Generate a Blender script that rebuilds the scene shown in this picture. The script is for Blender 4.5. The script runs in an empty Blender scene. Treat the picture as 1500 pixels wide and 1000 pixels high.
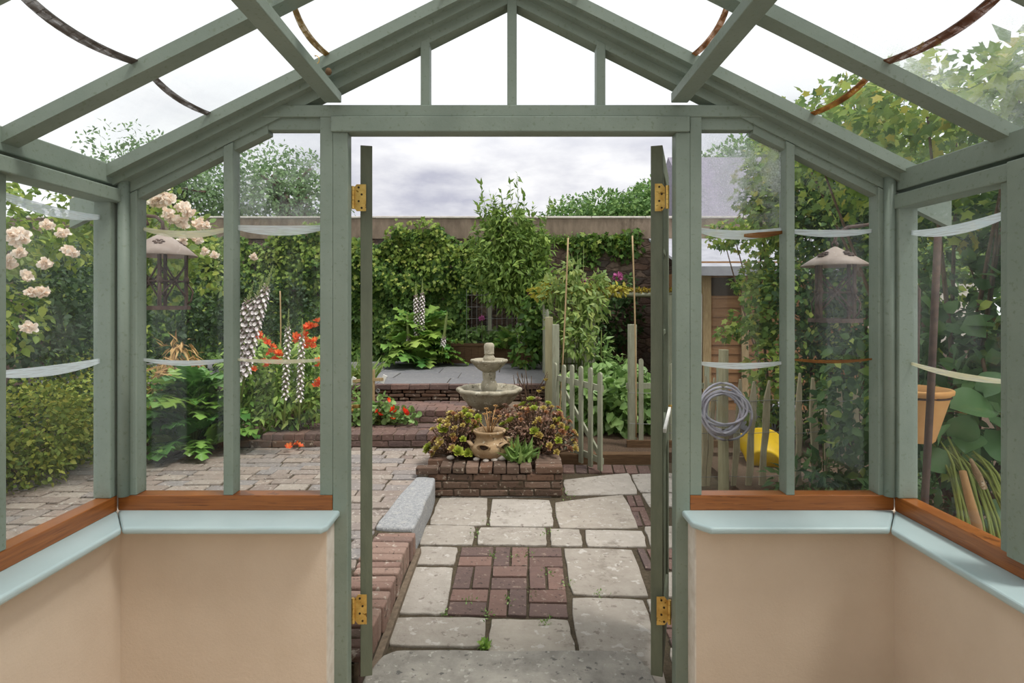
import bpy, math, random
import numpy as np
from mathutils import Vector, Matrix

C = bpy.context.scene.collection
rng = np.random.default_rng(11)
random.seed(5)
F = 850.0; CX = 748.0; HY = 445.0; CZ = 1.5      # lens in pixels of a 1500 px frame, vanishing point, eye height

def P(px, py, Y):
    return np.array([(px - CX) / F * Y, Y, CZ - (py - HY) / F * Y])
def G(px, py, z):
    Y = (CZ - z) * F / (py - HY)
    return np.array([(px - CX) / F * Y, Y, z])

def lin(c):
    c = c / 255.0
    return c / 12.92 if c <= 0.04045 else ((c + 0.055) / 1.055) ** 2.4
def S(r, g, b):
    return (lin(r), lin(g), lin(b), 1.0)

# ------------------------------------------------------------------ materials
class NT:
    def __init__(s, name):
        s.m = bpy.data.materials.new(name); s.m.use_nodes = True
        s.t = s.m.node_tree; s.t.nodes.clear()
        s.out = s.n('ShaderNodeOutputMaterial')
    def n(s, typ, **kw):
        nd = s.t.nodes.new(typ)
        for k, v in kw.items():
            if k.startswith('i_'):
                key = k[2:].replace('_', ' ')
                nd.inputs[key].default_value = v
            else:
                setattr(nd, k, v)
        return nd
    def l(s, a, ao, b, bi):
        s.t.links.new(a.outputs[ao], b.inputs[bi])
    def ramp(s, stops, interp='LINEAR'):
        r = s.n('ShaderNodeValToRGB'); r.color_ramp.interpolation = interp
        e = r.color_ramp.elements
        while len(e) < len(stops): e.new(0.5)
        for el, (p, c) in zip(e, stops):
            el.position = p; el.color = c
        return r
    def coord(s, which='Object', scale=(1, 1, 1)):
        tc = s.n('ShaderNodeTexCoord'); mp = s.n('ShaderNodeMapping')
        mp.inputs['Scale'].default_value = scale
        s.l(tc, which, mp, 'Vector'); return mp
    def mix(s, fac, a, b, blend='MIX'):
        m = s.n('ShaderNodeMix', data_type='RGBA', blend_type=blend)
        if isinstance(fac, (int, float)): m.inputs[0].default_value = fac
        else: s.t.links.new(fac, m.inputs[0])
        for k, v in ((6, a), (7, b)):
            if isinstance(v, tuple): m.inputs[k].default_value = v
            else: s.t.links.new(v, m.inputs[k])
        return m.outputs[2]

def noisy(name, c1, c2, scale=8, rough=.7, bump=.15, bscale=None, stretch=(1, 1, 1), island=None, spec=.3, c3=None, det=6, spk=None, spks=60, pits=None):
    """base colour wandering between c1 and c2 (and a third stain colour), bumped; island = extra per-piece tints"""
    t = NT(name); mp = t.coord('Object', stretch)
    nz = t.n('ShaderNodeTexNoise', i_Scale=scale, i_Detail=det, i_Roughness=.6); t.l(mp, 0, nz, 'Vector')
    r = t.ramp([(.32, c1), (.68, c2)]); t.l(nz, 'Fac', r, 'Fac')
    col = r.outputs[0]
    if island:
        g = t.n('ShaderNodeNewGeometry')
        ri = t.ramp([(i / max(1, len(island) - 1), c) for i, c in enumerate(island)]); t.l(g, 'Random Per Island', ri, 'Fac')
        col = t.mix(.6, col, ri.outputs[0])
    if c3:
        n3 = t.n('ShaderNodeTexNoise', i_Scale=scale * .37, i_Detail=8.0, i_Roughness=.75); t.l(mp, 0, n3, 'Vector')
        r3 = t.ramp([(.56, (0, 0, 0, 1)), (.7, (1, 1, 1, 1))]); t.l(n3, 'Fac', r3, 'Fac')
        col = t.mix(r3.outputs[0], col, c3)
    for c_, sc_, lo in ((spk, spks, .60), (pits, spks * .7, .62)):
        if c_:
            n4 = t.n('ShaderNodeTexNoise', i_Scale=sc_ + (7.3 if c_ is pits else 0), i_Detail=4.0, i_Roughness=.6); t.l(mp, 0, n4, 'Vector')
            r4 = t.ramp([(lo, (0, 0, 0, 1)), (lo + .05, (1, 1, 1, 1))]); t.l(n4, 'Fac', r4, 'Fac')
            col = t.mix(r4.outputs[0], col, c_)
    b = t.n('ShaderNodeBsdfPrincipled', i_Roughness=rough); b.inputs['Specular IOR Level'].default_value = spec
    t.t.links.new(col, b.inputs['Base Color'])
    if bump:
        bz = t.n('ShaderNodeTexNoise', i_Scale=bscale or scale * 4, i_Detail=8.0, i_Roughness=.7); t.l(mp, 0, bz, 'Vector')
        bp = t.n('ShaderNodeBump', i_Strength=bump, i_Distance=.02); t.l(bz, 'Fac', bp, 'Height'); t.l(bp, 0, b, 'Normal')
    t.l(b, 0, t.out, 0)
    return t.m

def leafmat(name, cols, transl=.3, rough=.5, spec=.25):
    t = NT(name); g = t.n('ShaderNodeNewGeometry')
    n = len(cols)
    r = t.ramp([(i / max(1, n - 1), c) for i, c in enumerate(cols)]); t.l(g, 'Random Per Island', r, 'Fac')
    b = t.n('ShaderNodeBsdfPrincipled', i_Roughness=rough); b.inputs['Specular IOR Level'].default_value = spec
    t.l(r, 0, b, 'Base Color')
    tr = t.n('ShaderNodeBsdfTranslucent'); t.l(r, 0, tr, 'Color')
    mx = t.n('ShaderNodeMixShader'); mx.inputs[0].default_value = transl
    t.l(b, 0, mx, 1); t.l(tr, 0, mx, 2); t.l(mx, 0, t.out, 0)
    return t.m

def glassmat(name, base=.03, patch=0.0, z0=1.7, z1=2.1, axis=2, streak=.5, gloss=1.0):
    """window glass: clear, a little reflective, with a film of dust that thickens in cloudy patches"""
    t = NT(name); mp = t.coord('Object', (1, 1, 1))
    tr = t.n('ShaderNodeBsdfTransparent'); tr.inputs[0].default_value = (.985, .995, .99, 1)
    gl = t.n('ShaderNodeBsdfGlossy', i_Roughness=.01)
    fr = t.n('ShaderNodeLayerWeight')
    fp = t.n('ShaderNodeMath', operation='POWER'); t.l(fr, 'Facing', fp, 0); fp.inputs[1].default_value = 4.5
    fm = t.n('ShaderNodeMath', operation='MULTIPLY_ADD'); t.l(fp, 0, fm, 0); fm.inputs[1].default_value = .5 * gloss; fm.inputs[2].default_value = .018
    m1 = t.n('ShaderNodeMixShader'); t.l(fm, 0, m1, 0); t.l(tr, 0, m1, 1); t.l(gl, 0, m1, 2)
    df = t.n('ShaderNodeBsdfDiffuse'); df.inputs[0].default_value = (.9, .95, .97, 1)
    tl = t.n('ShaderNodeBsdfTranslucent'); tl.inputs[0].default_value = (.9, .95, .97, 1)
    dm = t.n('ShaderNodeMixShader'); dm.inputs[0].default_value = .72; t.l(df, 0, dm, 1)
    rf = t.n('ShaderNodeBsdfRefraction', i_Roughness=.45, i_IOR=1.02); rf.inputs[0].default_value = (.97, .99, 1, 1)
    d2 = t.n('ShaderNodeMixShader'); d2.inputs[0].default_value = .5; t.l(tl, 0, d2, 1); t.l(rf, 0, d2, 2); t.l(d2, 0, dm, 2)
    # fine speckle and drips
    st = t.coord('Object', (14, 14, 1.6))
    n1 = t.n('ShaderNodeTexNoise', i_Scale=2.0, i_Detail=9.0, i_Roughness=.75); t.l(st, 0, n1, 'Vector')
    n2 = t.n('ShaderNodeTexNoise', i_Scale=5.0, i_Detail=5.0, i_Roughness=.6); t.l(mp, 0, n2, 'Vector')
    n3 = t.n('ShaderNodeTexNoise', i_Scale=160.0, i_Detail=3.0, i_Roughness=.7); t.l(mp, 0, n3, 'Vector')
    r1 = t.ramp([(.42, (0, 0, 0, 1)), (.75, (1, 1, 1, 1))]); t.l(n1, 'Fac', r1, 'Fac')
    r2 = t.ramp([(.4, (0, 0, 0, 1)), (.68, (1, 1, 1, 1))]); t.l(n2, 'Fac', r2, 'Fac')
    r3 = t.ramp([(.35, (.25, .25, .25, 1)), (.7, (1, 1, 1, 1))]); t.l(n3, 'Fac', r3, 'Fac')
    a = t.n('ShaderNodeMath', operation='MULTIPLY_ADD'); t.l(r1, 0, a, 0); a.inputs[1].default_value = streak * base * 3; a.inputs[2].default_value = base
    if patch:
        sx = t.n('ShaderNodeSeparateXYZ'); t.l(mp, 0, sx, 0)
        zc, zh = (z0 + z1) / 2, (z1 - z0) / 2
        s1 = t.n('ShaderNodeMath', operation='SUBTRACT'); t.l(sx, axis, s1, 0); s1.inputs[1].default_value = zc
        s2 = t.n('ShaderNodeMath', operation='ABSOLUTE'); t.l(s1, 0, s2, 0)
        s3 = t.n('ShaderNodeMapRange', interpolation_type='SMOOTHSTEP'); t.l(s2, 0, s3, 0)
        s3.inputs[1].default_value = zh; s3.inputs[2].default_value = zh * .25; s3.inputs[3].default_value = 0; s3.inputs[4].default_value = patch
        s4 = t.n('ShaderNodeMath', operation='MULTIPLY'); t.l(s3, 0, s4, 0); t.l(r2, 0, s4, 1)
        a2 = t.n('ShaderNodeMath', operation='ADD'); t.l(a, 0, a2, 0); t.l(s4, 0, a2, 1); a = a2
    f = t.n('ShaderNodeMath', operation='MULTIPLY'); t.l(a, 0, f, 0); t.l(r3, 0, f, 1); f.use_clamp = True
    m2 = t.n('ShaderNodeMixShader'); t.l(f, 0, m2, 0); t.l(m1, 0, m2, 1); t.l(dm, 0, m2, 2)
    t.l(m2, 0, t.out, 0)
    return t.m

def lapmat(name, c1, c2, op=.8):
    t = NT(name); mp = t.coord('Object', (5, 5, 90))
    n1 = t.n('ShaderNodeTexNoise', i_Scale=3.0, i_Detail=6.0); t.l(mp, 0, n1, 'Vector')
    r = t.ramp([(.35, c1), (.65, c2)]); t.l(n1, 'Fac', r, 'Fac')
    b = t.n('ShaderNodeBsdfPrincipled', i_Roughness=.35); t.l(r, 0, b, 'Base Color')
    tl = t.n('ShaderNodeBsdfTranslucent'); t.l(r, 0, tl, 0)
    m0 = t.n('ShaderNodeMixShader'); m0.inputs[0].default_value = .45; t.l(b, 0, m0, 1); t.l(tl, 0, m0, 2)
    tr = t.n('ShaderNodeBsdfTransparent')
    r2 = t.ramp([(.35, (op * .55,) * 3 + (1,)), (.6, (op,) * 3 + (1,))]); t.l(n1, 'Fac', r2, 'Fac')
    m = t.n('ShaderNodeMixShader'); t.l(r2, 0, m, 0); t.l(tr, 0, m, 1); t.l(m0, 0, m, 2); t.l(m, 0, t.out, 0)
    return t.m

M = {}
M['paint'] = noisy('sage_paint', S(123, 135, 123), S(134, 145, 133), 5, .5, .1, 60, (1, 1, 1), spk=S(118, 129, 113), spks=70)
M['sillpaint'] = noisy('pale_sill_paint', S(168, 187, 188), S(178, 195, 196), 4, .35, .03, 40)
M['doorpaint'] = noisy('shade_toned_door_paint', S(98, 104, 88), S(112, 118, 100), 6, .6, .15, 50, (4, 4, 1))  # base colour darkened to carry the shade on the leaf edges facing the viewer
M['plaster'] = noisy('cream_plaster', S(208, 190, 170), S(217, 200, 181), 3, .85, .15, 90)
M['chipped'] = noisy('chipped_white_plaster', S(225, 218, 208), S(205, 195, 182), 20, .9, .2, 80)
M['varnish'] = noisy('varnished_wood', S(164, 98, 45), S(126, 70, 31), 3, .28, .03, 60, (1.5, 1.5, 34), spec=.5, spk=S(110, 60, 26), spks=5)
M['housewall'] = noisy('white_house_wall', S(240, 236, 228), S(245, 242, 236), 3, .9, .03)
M['tile'] = noisy('floor_tile', S(190, 170, 150), S(175, 155, 135), 5, .4, .03)
M['brass'] = noisy('worn_brass', S(232, 200, 120), S(196, 152, 78), 30, .4, .05, spk=S(140, 104, 50), spks=40)
M['darkscrew'] = noisy('dark_screw', S(70, 52, 34), S(50, 38, 26), 40, .5, .0)
for k in ('brass',):
    for nd in M[k].node_tree.nodes:
        if nd.type == 'BSDF_PRINCIPLED': nd.inputs['Metallic'].default_value = .75
M['slab'] = noisy('worn_stone_slab', S(186, 178, 167), S(148, 139, 128), 11, .85, .6, 45, island=[S(174, 166, 155), S(160, 151, 140), S(188, 181, 172), S(168, 157, 143)], c3=S(128, 119, 108), spk=S(190, 184, 176), spks=18, pits=S(140, 131, 121), det=10)
M['stepslab'] = noisy('lichen_step_slab', S(170, 164, 154), S(138, 133, 125), 10, .85, .5, 40, c3=S(124, 119, 112), spk=S(180, 175, 166), spks=30, pits=S(104, 101, 97), det=10)
M['brick'] = noisy('old_red_brick', S(120, 96, 88), S(98, 80, 75), 18, .85, .6, 50, island=[S(128, 98, 86), S(106, 88, 83), S(96, 84, 82), S(142, 112, 100), S(114, 92, 86)], spk=S(142, 124, 112), spks=30, pits=S(74, 62, 58))
M['palebrick'] = noisy('weathered_brick', S(150, 122, 110), S(126, 102, 92), 14, .85, .6, 50, island=[S(156, 126, 112), S(132, 106, 97), S(116, 100, 93), S(164, 138, 124), S(140, 112, 100)], c3=S(116, 102, 88), spk=S(184, 170, 156), spks=22, pits=S(92, 76, 68))
M['mossbrick'] = noisy('mossy_brick', S(118, 92, 76), S(88, 70, 58), 12, .9, .6, 50, island=[S(128, 98, 80), S(100, 80, 68), S(86, 72, 62), S(146, 122, 106)], c3=S(66, 60, 42), spk=S(160, 146, 130), spks=24, pits=S(58, 48, 40))
M['mortar'] = noisy('mortar', S(136, 120, 102), S(104, 92, 78), 30, .95, .4, 90)
M['grit'] = noisy('gritty_soil_joint', S(96, 84, 68), S(66, 58, 44), 60, .95, .6, 160, c3=S(78, 80, 44))
M['soil'] = noisy('dark_soil', S(84, 66, 52), S(52, 40, 32), 40, .98, .7, 90)
M['granite'] = noisy('grey_granite', S(168, 168, 168), S(140, 142, 144), 40, .8, .4, 120, c3=S(178, 176, 170), spk=S(204, 204, 202), spks=90, pits=S(96, 98, 100))
M['sett'] = noisy('terrace_setts', S(160, 148, 138), S(134, 122, 114), 14, .85, .6, 50, island=[S(164, 150, 138), S(140, 126, 116), S(136, 136, 138), S(156, 138, 126), S(176, 166, 154), S(126, 110, 102)], c3=S(116, 106, 96), spk=S(186, 178, 168), spks=30, pits=S(92, 82, 74))
M['slate'] = noisy('grey_slate_paving', S(132, 131, 132), S(112, 111, 114), 8, .6, .3, 60, island=[S(130, 129, 130), S(118, 117, 120), S(140, 139, 138), S(108, 109, 114)], spk=S(150, 148, 144), spks=20)
M['fount'] = noisy('cast_stone', S(178, 170, 150), S(152, 144, 124), 10, .85, .4, 60, c3=S(112, 104, 82), spk=S(196, 190, 172), spks=26, pits=S(96, 90, 72))
M['terra_pale'] = noisy('pale_strawberry_pot_clay', S(184, 158, 124), S(150, 122, 88), 10, .8, .4, 60, c3=S(122, 98, 70), spk=S(202, 186, 158), spks=24, pits=S(108, 88, 64))
M['terra'] = noisy('terracotta', S(224, 172, 112), S(208, 152, 92), 8, .7, .05, 60)
M['pebble'] = noisy('white_pebble', S(216, 208, 198), S(190, 182, 172), 12, .7, .2, 60)
M['greenwood'] = noisy('sage_garden_wood', S(166, 168, 146), S(146, 148, 126), 8, .75, .25, 60, (6, 6, .8), c3=S(134, 130, 106))
M['palewood'] = noisy('weathered_paling', S(178, 168, 140), S(150, 140, 114), 8, .85, .25, 60, (8, 8, .7), c3=S(128, 124, 98))
M['brownwood'] = noisy('brown_timber', S(118, 92, 66), S(92, 70, 50), 8, .85, .25, 60, (1, 8, 8))
M['postwood'] = noisy('fresh_post_wood', S(172, 166, 134), S(150, 144, 112), 8, .8, .2, 60, (8, 8, .6))
M['cane'] = noisy('bamboo_cane', S(190, 166, 126), S(158, 132, 96), 8, .6, .05, 40, (8, 8, 1))
M['shedwood'] = noisy('orange_shed_boards', S(158, 118, 82), S(136, 98, 66), 6, .75, .2, 50, (1, 1, 12))
M['shedroof'] = noisy('grey_shed_roof', S(176, 176, 184), S(156, 156, 166), 6, .7, .1, 40)
M['rust'] = noisy('rusty_iron', S(96, 76, 66), S(70, 56, 52), 25, .75, .2, 90)
M['rustcone'] = noisy('rusted_sheet_metal', S(170, 156, 146), S(142, 126, 116), 9, .5, .1, 60, c3=S(164, 118, 82))
M['wire'] = noisy('grey_wire', S(150, 150, 146), S(120, 120, 116), 20, .5, .0)
M['hose'] = noisy('grey_hose', S(190, 186, 196), S(168, 164, 176), 12, .4, .0)
M['yellow'] = noisy('yellow_plastic', S(236, 198, 20), S(214, 172, 10), 6, .4, .05, 60)
M['white'] = noisy('white_paint', S(236, 234, 228), S(222, 220, 214), 8, .6, .05)
M['bark'] = noisy('brown_bark', S(112, 90, 70), S(80, 64, 50), 12, .9, .4, 60, (4, 4, 1))
M['stem'] = noisy('green_stem', S(112, 128, 62), S(90, 104, 50), 8, .7, .05)
M['drystem'] = noisy('dry_stem', S(176, 138, 92), S(150, 112, 72), 8, .8, .1)
M['stalk'] = noisy('yellow_green_stalk', S(138, 146, 72), S(108, 122, 56), 6, .6, .05)
M['moss'] = leafmat('moss_tuft', [S(150, 132, 60), S(190, 164, 60), S(112, 112, 50), S(136, 104, 60)], .2, .9)
M['slateroof'] = noisy('slate_tiles', S(150, 144, 158), S(126, 122, 136), 12, .7, .2, 30)
M['render'] = noisy('neighbour_render', S(222, 214, 200), S(206, 198, 186), 5, .9, .1)
M['coping'] = noisy('pale_coping', S(214, 208, 198), S(190, 182, 172), 12, .85, .2, 50)

def wallmat():
    t = NT('old_stone_wall'); mp = t.coord('Object', (1, 1, 1.9))
    nz = t.n('ShaderNodeTexNoise', i_Scale=3.0, i_Detail=3.0); t.l(mp, 0, nz, 'Vector')
    mxv = t.n('ShaderNodeVectorMath', operation='MULTIPLY_ADD'); t.l(nz, 'Color', mxv, 0); mxv.inputs[1].default_value = (.2, .2, .2); t.l(mp, 0, mxv, 2)
    v = t.n('ShaderNodeTexVoronoi', i_Scale=4.4, i_Randomness=.75); v.feature = 'F1'; t.l(mxv, 0, v, 'Vector')
    ve = t.n('ShaderNodeTexVoronoi', i_Scale=4.4, i_Randomness=.75); ve.feature = 'DISTANCE_TO_EDGE'; t.l(mxv, 0, ve, 'Vector')
    bw = t.n('ShaderNodeSeparateColor'); t.l(v, 'Color', bw, 0)
    r = t.ramp([(0, S(106, 86, 76)), (.3, S(134, 112, 98)), (.6, S(92, 82, 76)), (.8, S(150, 130, 112)), (1, S(118, 88, 74))]); t.l(bw, 0, r, 'Fac')
    re = t.ramp([(.0, (.35, .35, .35, 1)), (.12, (1, 1, 1, 1))]); t.l(ve, 'Distance', re, 'Fac')
    col = t.mix(re.outputs[0], S(88, 74, 64), r.outputs[0])
    n2 = t.n('ShaderNodeTexNoise', i_Scale=18.0, i_Detail=8.0, i_Roughness=.7); t.l(mp, 0, n2, 'Vector')
    r2 = t.ramp([(.3, (.6, .6, .6, 1)), (.7, (1.15, 1.15, 1.15, 1))]); t.l(n2, 'Fac', r2, 'Fac')
    col = t.mix(1.0, col, r2.outputs[0], 'MULTIPLY')
    b = t.n('ShaderNodeBsdfPrincipled', i_Roughness=.95); t.t.links.new(col, b.inputs['Base Color'])
    ad = t.n('ShaderNodeMath', operation='MULTIPLY_ADD'); t.l(n2, 'Fac', ad, 0); ad.inputs[1].default_value = .4; t.l(re, 0, ad, 2)
    bp = t.n('ShaderNodeBump', i_Strength=.7, i_Distance=.04); t.l(ad, 0, bp, 'Height'); t.l(bp, 0, b, 'Normal')
    t.l(b, 0, t.out, 0); return t.m
M['stonewall'] = wallmat()
M['cement'] = noisy('stained_cement_band', S(150, 134, 116), S(112, 98, 84), 6, .95, .3, 40, (1, 1, .35), c3=S(88, 78, 66))

M['ivy'] = leafmat('creeper_leaf', [S(63, 93, 46), S(86, 118, 56), S(109, 141, 64), S(74, 106, 53), S(139, 161, 76)])
M['ivytop'] = leafmat('creeper_new_leaf', [S(112, 138, 58), S(140, 160, 70), S(96, 126, 54), S(164, 172, 84)])
M['acanthus'] = leafmat('acanthus_leaf', [S(85, 134, 66), S(116, 163, 79), S(144, 185, 92), S(101, 148, 71)], .25, .35, .4)
M['acanthus_lime'] = leafmat('acanthus_lime_leaf', [S(150, 180, 82), S(124, 163, 76), S(174, 196, 102)], .3, .35, .4)
M['willow'] = leafmat('willow_leaf', [S(108, 138, 66), S(136, 162, 78), S(88, 118, 58), S(156, 178, 90)])
M['climber'] = leafmat('climber_leaf', [S(129, 154, 84), S(150, 171, 96), S(111, 140, 76), S(171, 182, 104), S(144, 168, 112)], .4)
M['yellowleaf'] = leafmat('yellow_climber_leaf', [S(184, 176, 68), S(167, 165, 70), S(199, 186, 89)], .4)
M['potato'] = leafmat('vegetable_leaf', [S(128, 160, 92), S(153, 184, 112), S(106, 140, 78), S(171, 197, 125)], .25, .4, .4)
M['darkhedge'] = leafmat('dark_hedge_leaf', [S(49, 69, 44), S(64, 85, 53), S(76, 100, 61), S(56, 78, 54)])
M['roseleaf'] = leafmat('rose_leaf', [S(109, 137, 62), S(149, 170, 77), S(86, 116, 57), S(185, 195, 98), S(124, 148, 71)], .35)
M['lowhedge'] = leafmat('low_hedge_leaf', [S(98, 123, 55), S(146, 161, 71), S(119, 140, 63), S(186, 186, 87), S(81, 106, 51)], .3)
M['shrub'] = leafmat('right_shrub_leaf', [S(99, 131, 63), S(141, 167, 81), S(77, 110, 57), S(181, 194, 96), S(118, 150, 76)], .4)
M['darkshrub'] = leafmat('dark_shrub_leaf', [S(58, 87, 53), S(80, 111, 65), S(98, 129, 74), S(66, 95, 60)], .3)
M['tree'] = leafmat('far_tree_leaf', [S(102, 138, 79), S(128, 161, 93), S(86, 121, 72), S(149, 178, 102)], .2, .7)
M['treegrey'] = leafmat('small_tree_leaf', [S(128, 157, 109), S(105, 133, 90), S(152, 178, 128)], .3, .7)
M['alstleaf'] = leafmat('alstroemeria_leaf', [S(144, 179, 88), S(174, 203, 112), S(116, 156, 77), S(204, 221, 123)], .35)
M['orange'] = leafmat('orange_petal', [S(240, 104, 48), S(246, 128, 60), S(232, 84, 52), S(248, 152, 84)], .3)
M['redflower'] = leafmat('red_orange_petal', [S(240, 70, 28), S(246, 96, 40), S(230, 56, 50)], .3)
M['rosepetal'] = leafmat('rose_petal', [S(252, 240, 226), S(254, 246, 236), S(250, 228, 208)], .35)
M['bract'] = leafmat('acanthus_bract', [S(184, 168, 154), S(172, 148, 150), S(166, 172, 126), S(192, 172, 172)], .3)
M['lip'] = leafmat('acanthus_white_lip', [S(250, 244, 244), S(240, 228, 232), S(252, 248, 244)], .3)
M['spiketip'] = leafmat('acanthus_green_tip', [S(160, 176, 112), S(176, 188, 126)], .2)
M['aeo_green'] = leafmat('aeonium_green', [S(150, 164, 58), S(170, 178, 70), S(128, 148, 58)], .2, .4, .4)
M['aeo_mix'] = leafmat('aeonium_olive', [S(164, 147, 76), S(194, 171, 88), S(138, 105, 81), S(206, 194, 100)], .2, .4, .4)
M['aeo_red'] = leafmat('aeonium_bronze', [S(150, 100, 72), S(172, 120, 76), S(128, 92, 72), S(184, 134, 84)], .2, .4, .4)
M['aeo_dark'] = leafmat('aeonium_purple', [S(128, 98, 84), S(146, 112, 92), S(164, 136, 112)], .2, .4, .4)
M['grassy'] = leafmat('strap_leaf', [S(118, 148, 79), S(142, 171, 95), S(97, 127, 67)], .25)
M['pink'] = leafmat('pink_petal', [S(186, 96, 152), S(206, 124, 172)], .3)
M['bigleaf'] = leafmat('broad_arum_leaf', [S(80, 115, 71), S(100, 135, 86), S(91, 125, 77)], .25, .35, .4)
M['drysucc'] = leafmat('dry_rosette', [S(190, 150, 96), S(206, 172, 116), S(168, 124, 84)], .2)
M['mulch'] = noisy('leaf_litter', S(112, 92, 74), S(70, 56, 46), 70, .95, .6, 120)

M['g_clean'] = glassmat('clear_glass', .006)
M['g_dusty'] = glassmat('dusty_glass', .012)
M['g_patch'] = glassmat('hazy_glass_left', .012, .7, 1.76, 2.12)
M['g_patch2'] = glassmat('hazy_glass_right', .012, 1.1, 1.76, 2.2)
M['g_soft'] = glassmat('streaked_glass', .016, .12, 1.2, 1.8)
M['g_side'] = glassmat('streaked_side_glass', .016, .12, 1.2, 1.9)
M['g_roof'] = glassmat('roof_glass', .02)
M['g_roofhazy'] = glassmat('hazy_roof_glass', .10, .5, 1.95, 2.6)
M['lapwhite'] = lapmat('white_lap_smear', S(250, 253, 254), S(226, 236, 240), .62)
M['lapcream'] = lapmat('cream_lap_smear', S(252, 250, 236), S(230, 224, 190), .68)
M['laprust'] = lapmat('rusty_lap', S(176, 120, 52), S(110, 66, 26), .95)
M['lapgrey'] = lapmat('grey_lap_dirt', S(120, 112, 104), S(84, 76, 70), .98)
M['lapbrown'] = lapmat('brown_lap_dirt', S(132, 84, 50), S(92, 58, 40), .98)
M['lapyellow'] = lapmat('yellow_lap_dirt', S(168, 140, 70), S(120, 92, 46), .95)

# ------------------------------------------------------------------ mesh helpers
def nrm(v):
    v = np.asarray(v, float); return v / np.maximum(1e-9, np.linalg.norm(v, axis=-1, keepdims=True))

class MB:
    def __init__(s): s.v = []; s.f = []
    def add(s, vs, fs):
        o = len(s.v); s.v.extend([tuple(map(float, p)) for p in vs]); s.f.extend([tuple(i + o for i in f) for f in fs])
    def hexa(s, p):      # 8 points: bottom loop 0-3, top loop 4-7
        s.add(p, [(3, 2, 1, 0), (4, 5, 6, 7), (0, 1, 5, 4), (1, 2, 6, 5), (2, 3, 7, 6), (3, 0, 4, 7)])
    def box(s, x0, x1, y0, y1, z0, z1, j=0.0):
        p = [(x0, y0, z0), (x1, y0, z0), (x1, y1, z0), (x0, y1, z0), (x0, y0, z1), (x1, y0, z1), (x1, y1, z1), (x0, y1, z1)]
        if j: p = [tuple(c + random.uniform(-j, j) for c in q) for q in p]
        s.hexa(p)
    def prism(s, poly, d):   # poly: list of 3-D points, d: extrusion vector
        n = len(poly); a = [np.array(p, float) for p in poly]; b = [p + np.array(d, float) for p in a]
        s.add(a + b, [tuple(range(n - 1, -1, -1)), tuple(range(n, 2 * n))] + [(i, (i + 1) % n, n + (i + 1) % n, n + i) for i in range(n)])
    def bar(s, a, b, w, h, up=(0, 0, 1)):
        a = np.array(a, float); b = np.array(b, float); d = nrm(b - a)
        sd = nrm(np.cross(d, up)); u = np.cross(sd, d)
        q = lambda c: [c - sd * w / 2 - u * h / 2, c + sd * w / 2 - u * h / 2, c + sd * w / 2 + u * h / 2, c - sd * w / 2 + u * h / 2]
        s.hexa(q(a) + q(b))
    def tube(s, pts, r, n=8, cap=True):
        pts = [np.array(p, float) for p in pts]; k = len(pts)
        rs = r if isinstance(r, (list, tuple, np.ndarray)) else [r] * k
        vs = []; ref = None
        for i, p in enumerate(pts):
            d = nrm(pts[min(i + 1, k - 1)] - pts[max(i - 1, 0)])
            if ref is None: ref = np.array([1, 0, 0]) if abs(d[0]) < .8 else np.array([0, 1, 0])
            a = nrm(np.cross(d, ref)); b = np.cross(d, a); ref = nrm(np.cross(a, d)) if False else ref
            for q in range(n):
                t = 2 * math.pi * q / n
                vs.append(p + rs[i] * (a * math.cos(t) + b * math.sin(t)))
        fs = [(i * n + q, i * n + (q + 1) % n, (i + 1) * n + (q + 1) % n, (i + 1) * n + q) for i in range(k - 1) for q in range(n)]
        if cap: fs += [tuple(range(n - 1, -1, -1)), tuple((k - 1) * n + q for q in range(n))]
        s.add(vs, fs)
    def lathe(s, prof, c=(0, 0, 0), n=32, wav=None, sides=None):   # prof: [(r, z)]; wav(r, z, ang, i) -> (r, z)
        vs = []
        for i, (r, z) in enumerate(prof):
            for q in range(n):
                t = 2 * math.pi * q / n
                rr, zz = wav(r, z, t, i) if wav else (r, z)
                vs.append((c[0] + rr * math.cos(t), c[1] + rr * math.sin(t), c[2] + zz))
        k = len(prof)
        fs = [(i * n + q, i * n + (q + 1) % n, (i + 1) * n + (q + 1) % n, (i + 1) * n + q) for i in range(k - 1) for q in range(n)]
        if prof[0][0] > 1e-4: fs.append(tuple(range(n - 1, -1, -1)))
        if prof[-1][0] > 1e-4: fs.append(tuple((k - 1) * n + q for q in range(n)))
        s.add(vs, fs)
    def blob(s, c, r, n=12, j=.12):
        vs = []; k = n // 2
        for i in range(k + 1):
            ph = math.pi * i / k
            for q in range(n):
                t = 2 * math.pi * q / n; e = 1 + j * math.sin(3 * t + i * 1.7 + c[0] * 40) * math.sin(ph)
                vs.append((c[0] + r[0] * e * math.sin(ph) * math.cos(t), c[1] + r[1] * e * math.sin(ph) * math.sin(t), c[2] - r[2] * math.cos(ph)))
        s.add(vs, [(i * n + q, i * n + (q + 1) % n, (i + 1) * n + (q + 1) % n, (i + 1) * n + q) for i in range(k) for q in range(n)])
    def build(s, name, mat, parent=None, smooth=False, bevel=0.0, seg=2, label=None):
        me = bpy.data.meshes.new(name); me.from_pydata(s.v, [], s.f); me.validate(); me.update()
        if smooth: me.polygons.foreach_set('use_smooth', [True] * len(me.polygons))
        if mat: me.materials.append(mat)
        o = bpy.data.objects.new(name, me); C.objects.link(o)
        if parent: o.parent = parent; o.matrix_parent_inverse = Matrix.Translation(-parent.location) if parent.rotation_euler[2] == 0 else parent.matrix_basis.inverted()
        if bevel:
            b = o.modifiers.new('bevel', 'BEVEL'); b.width = bevel; b.segments = seg; b.limit_method = 'ANGLE'; b.angle_limit = .6
        if label: o['label'] = label
        return o

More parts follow.
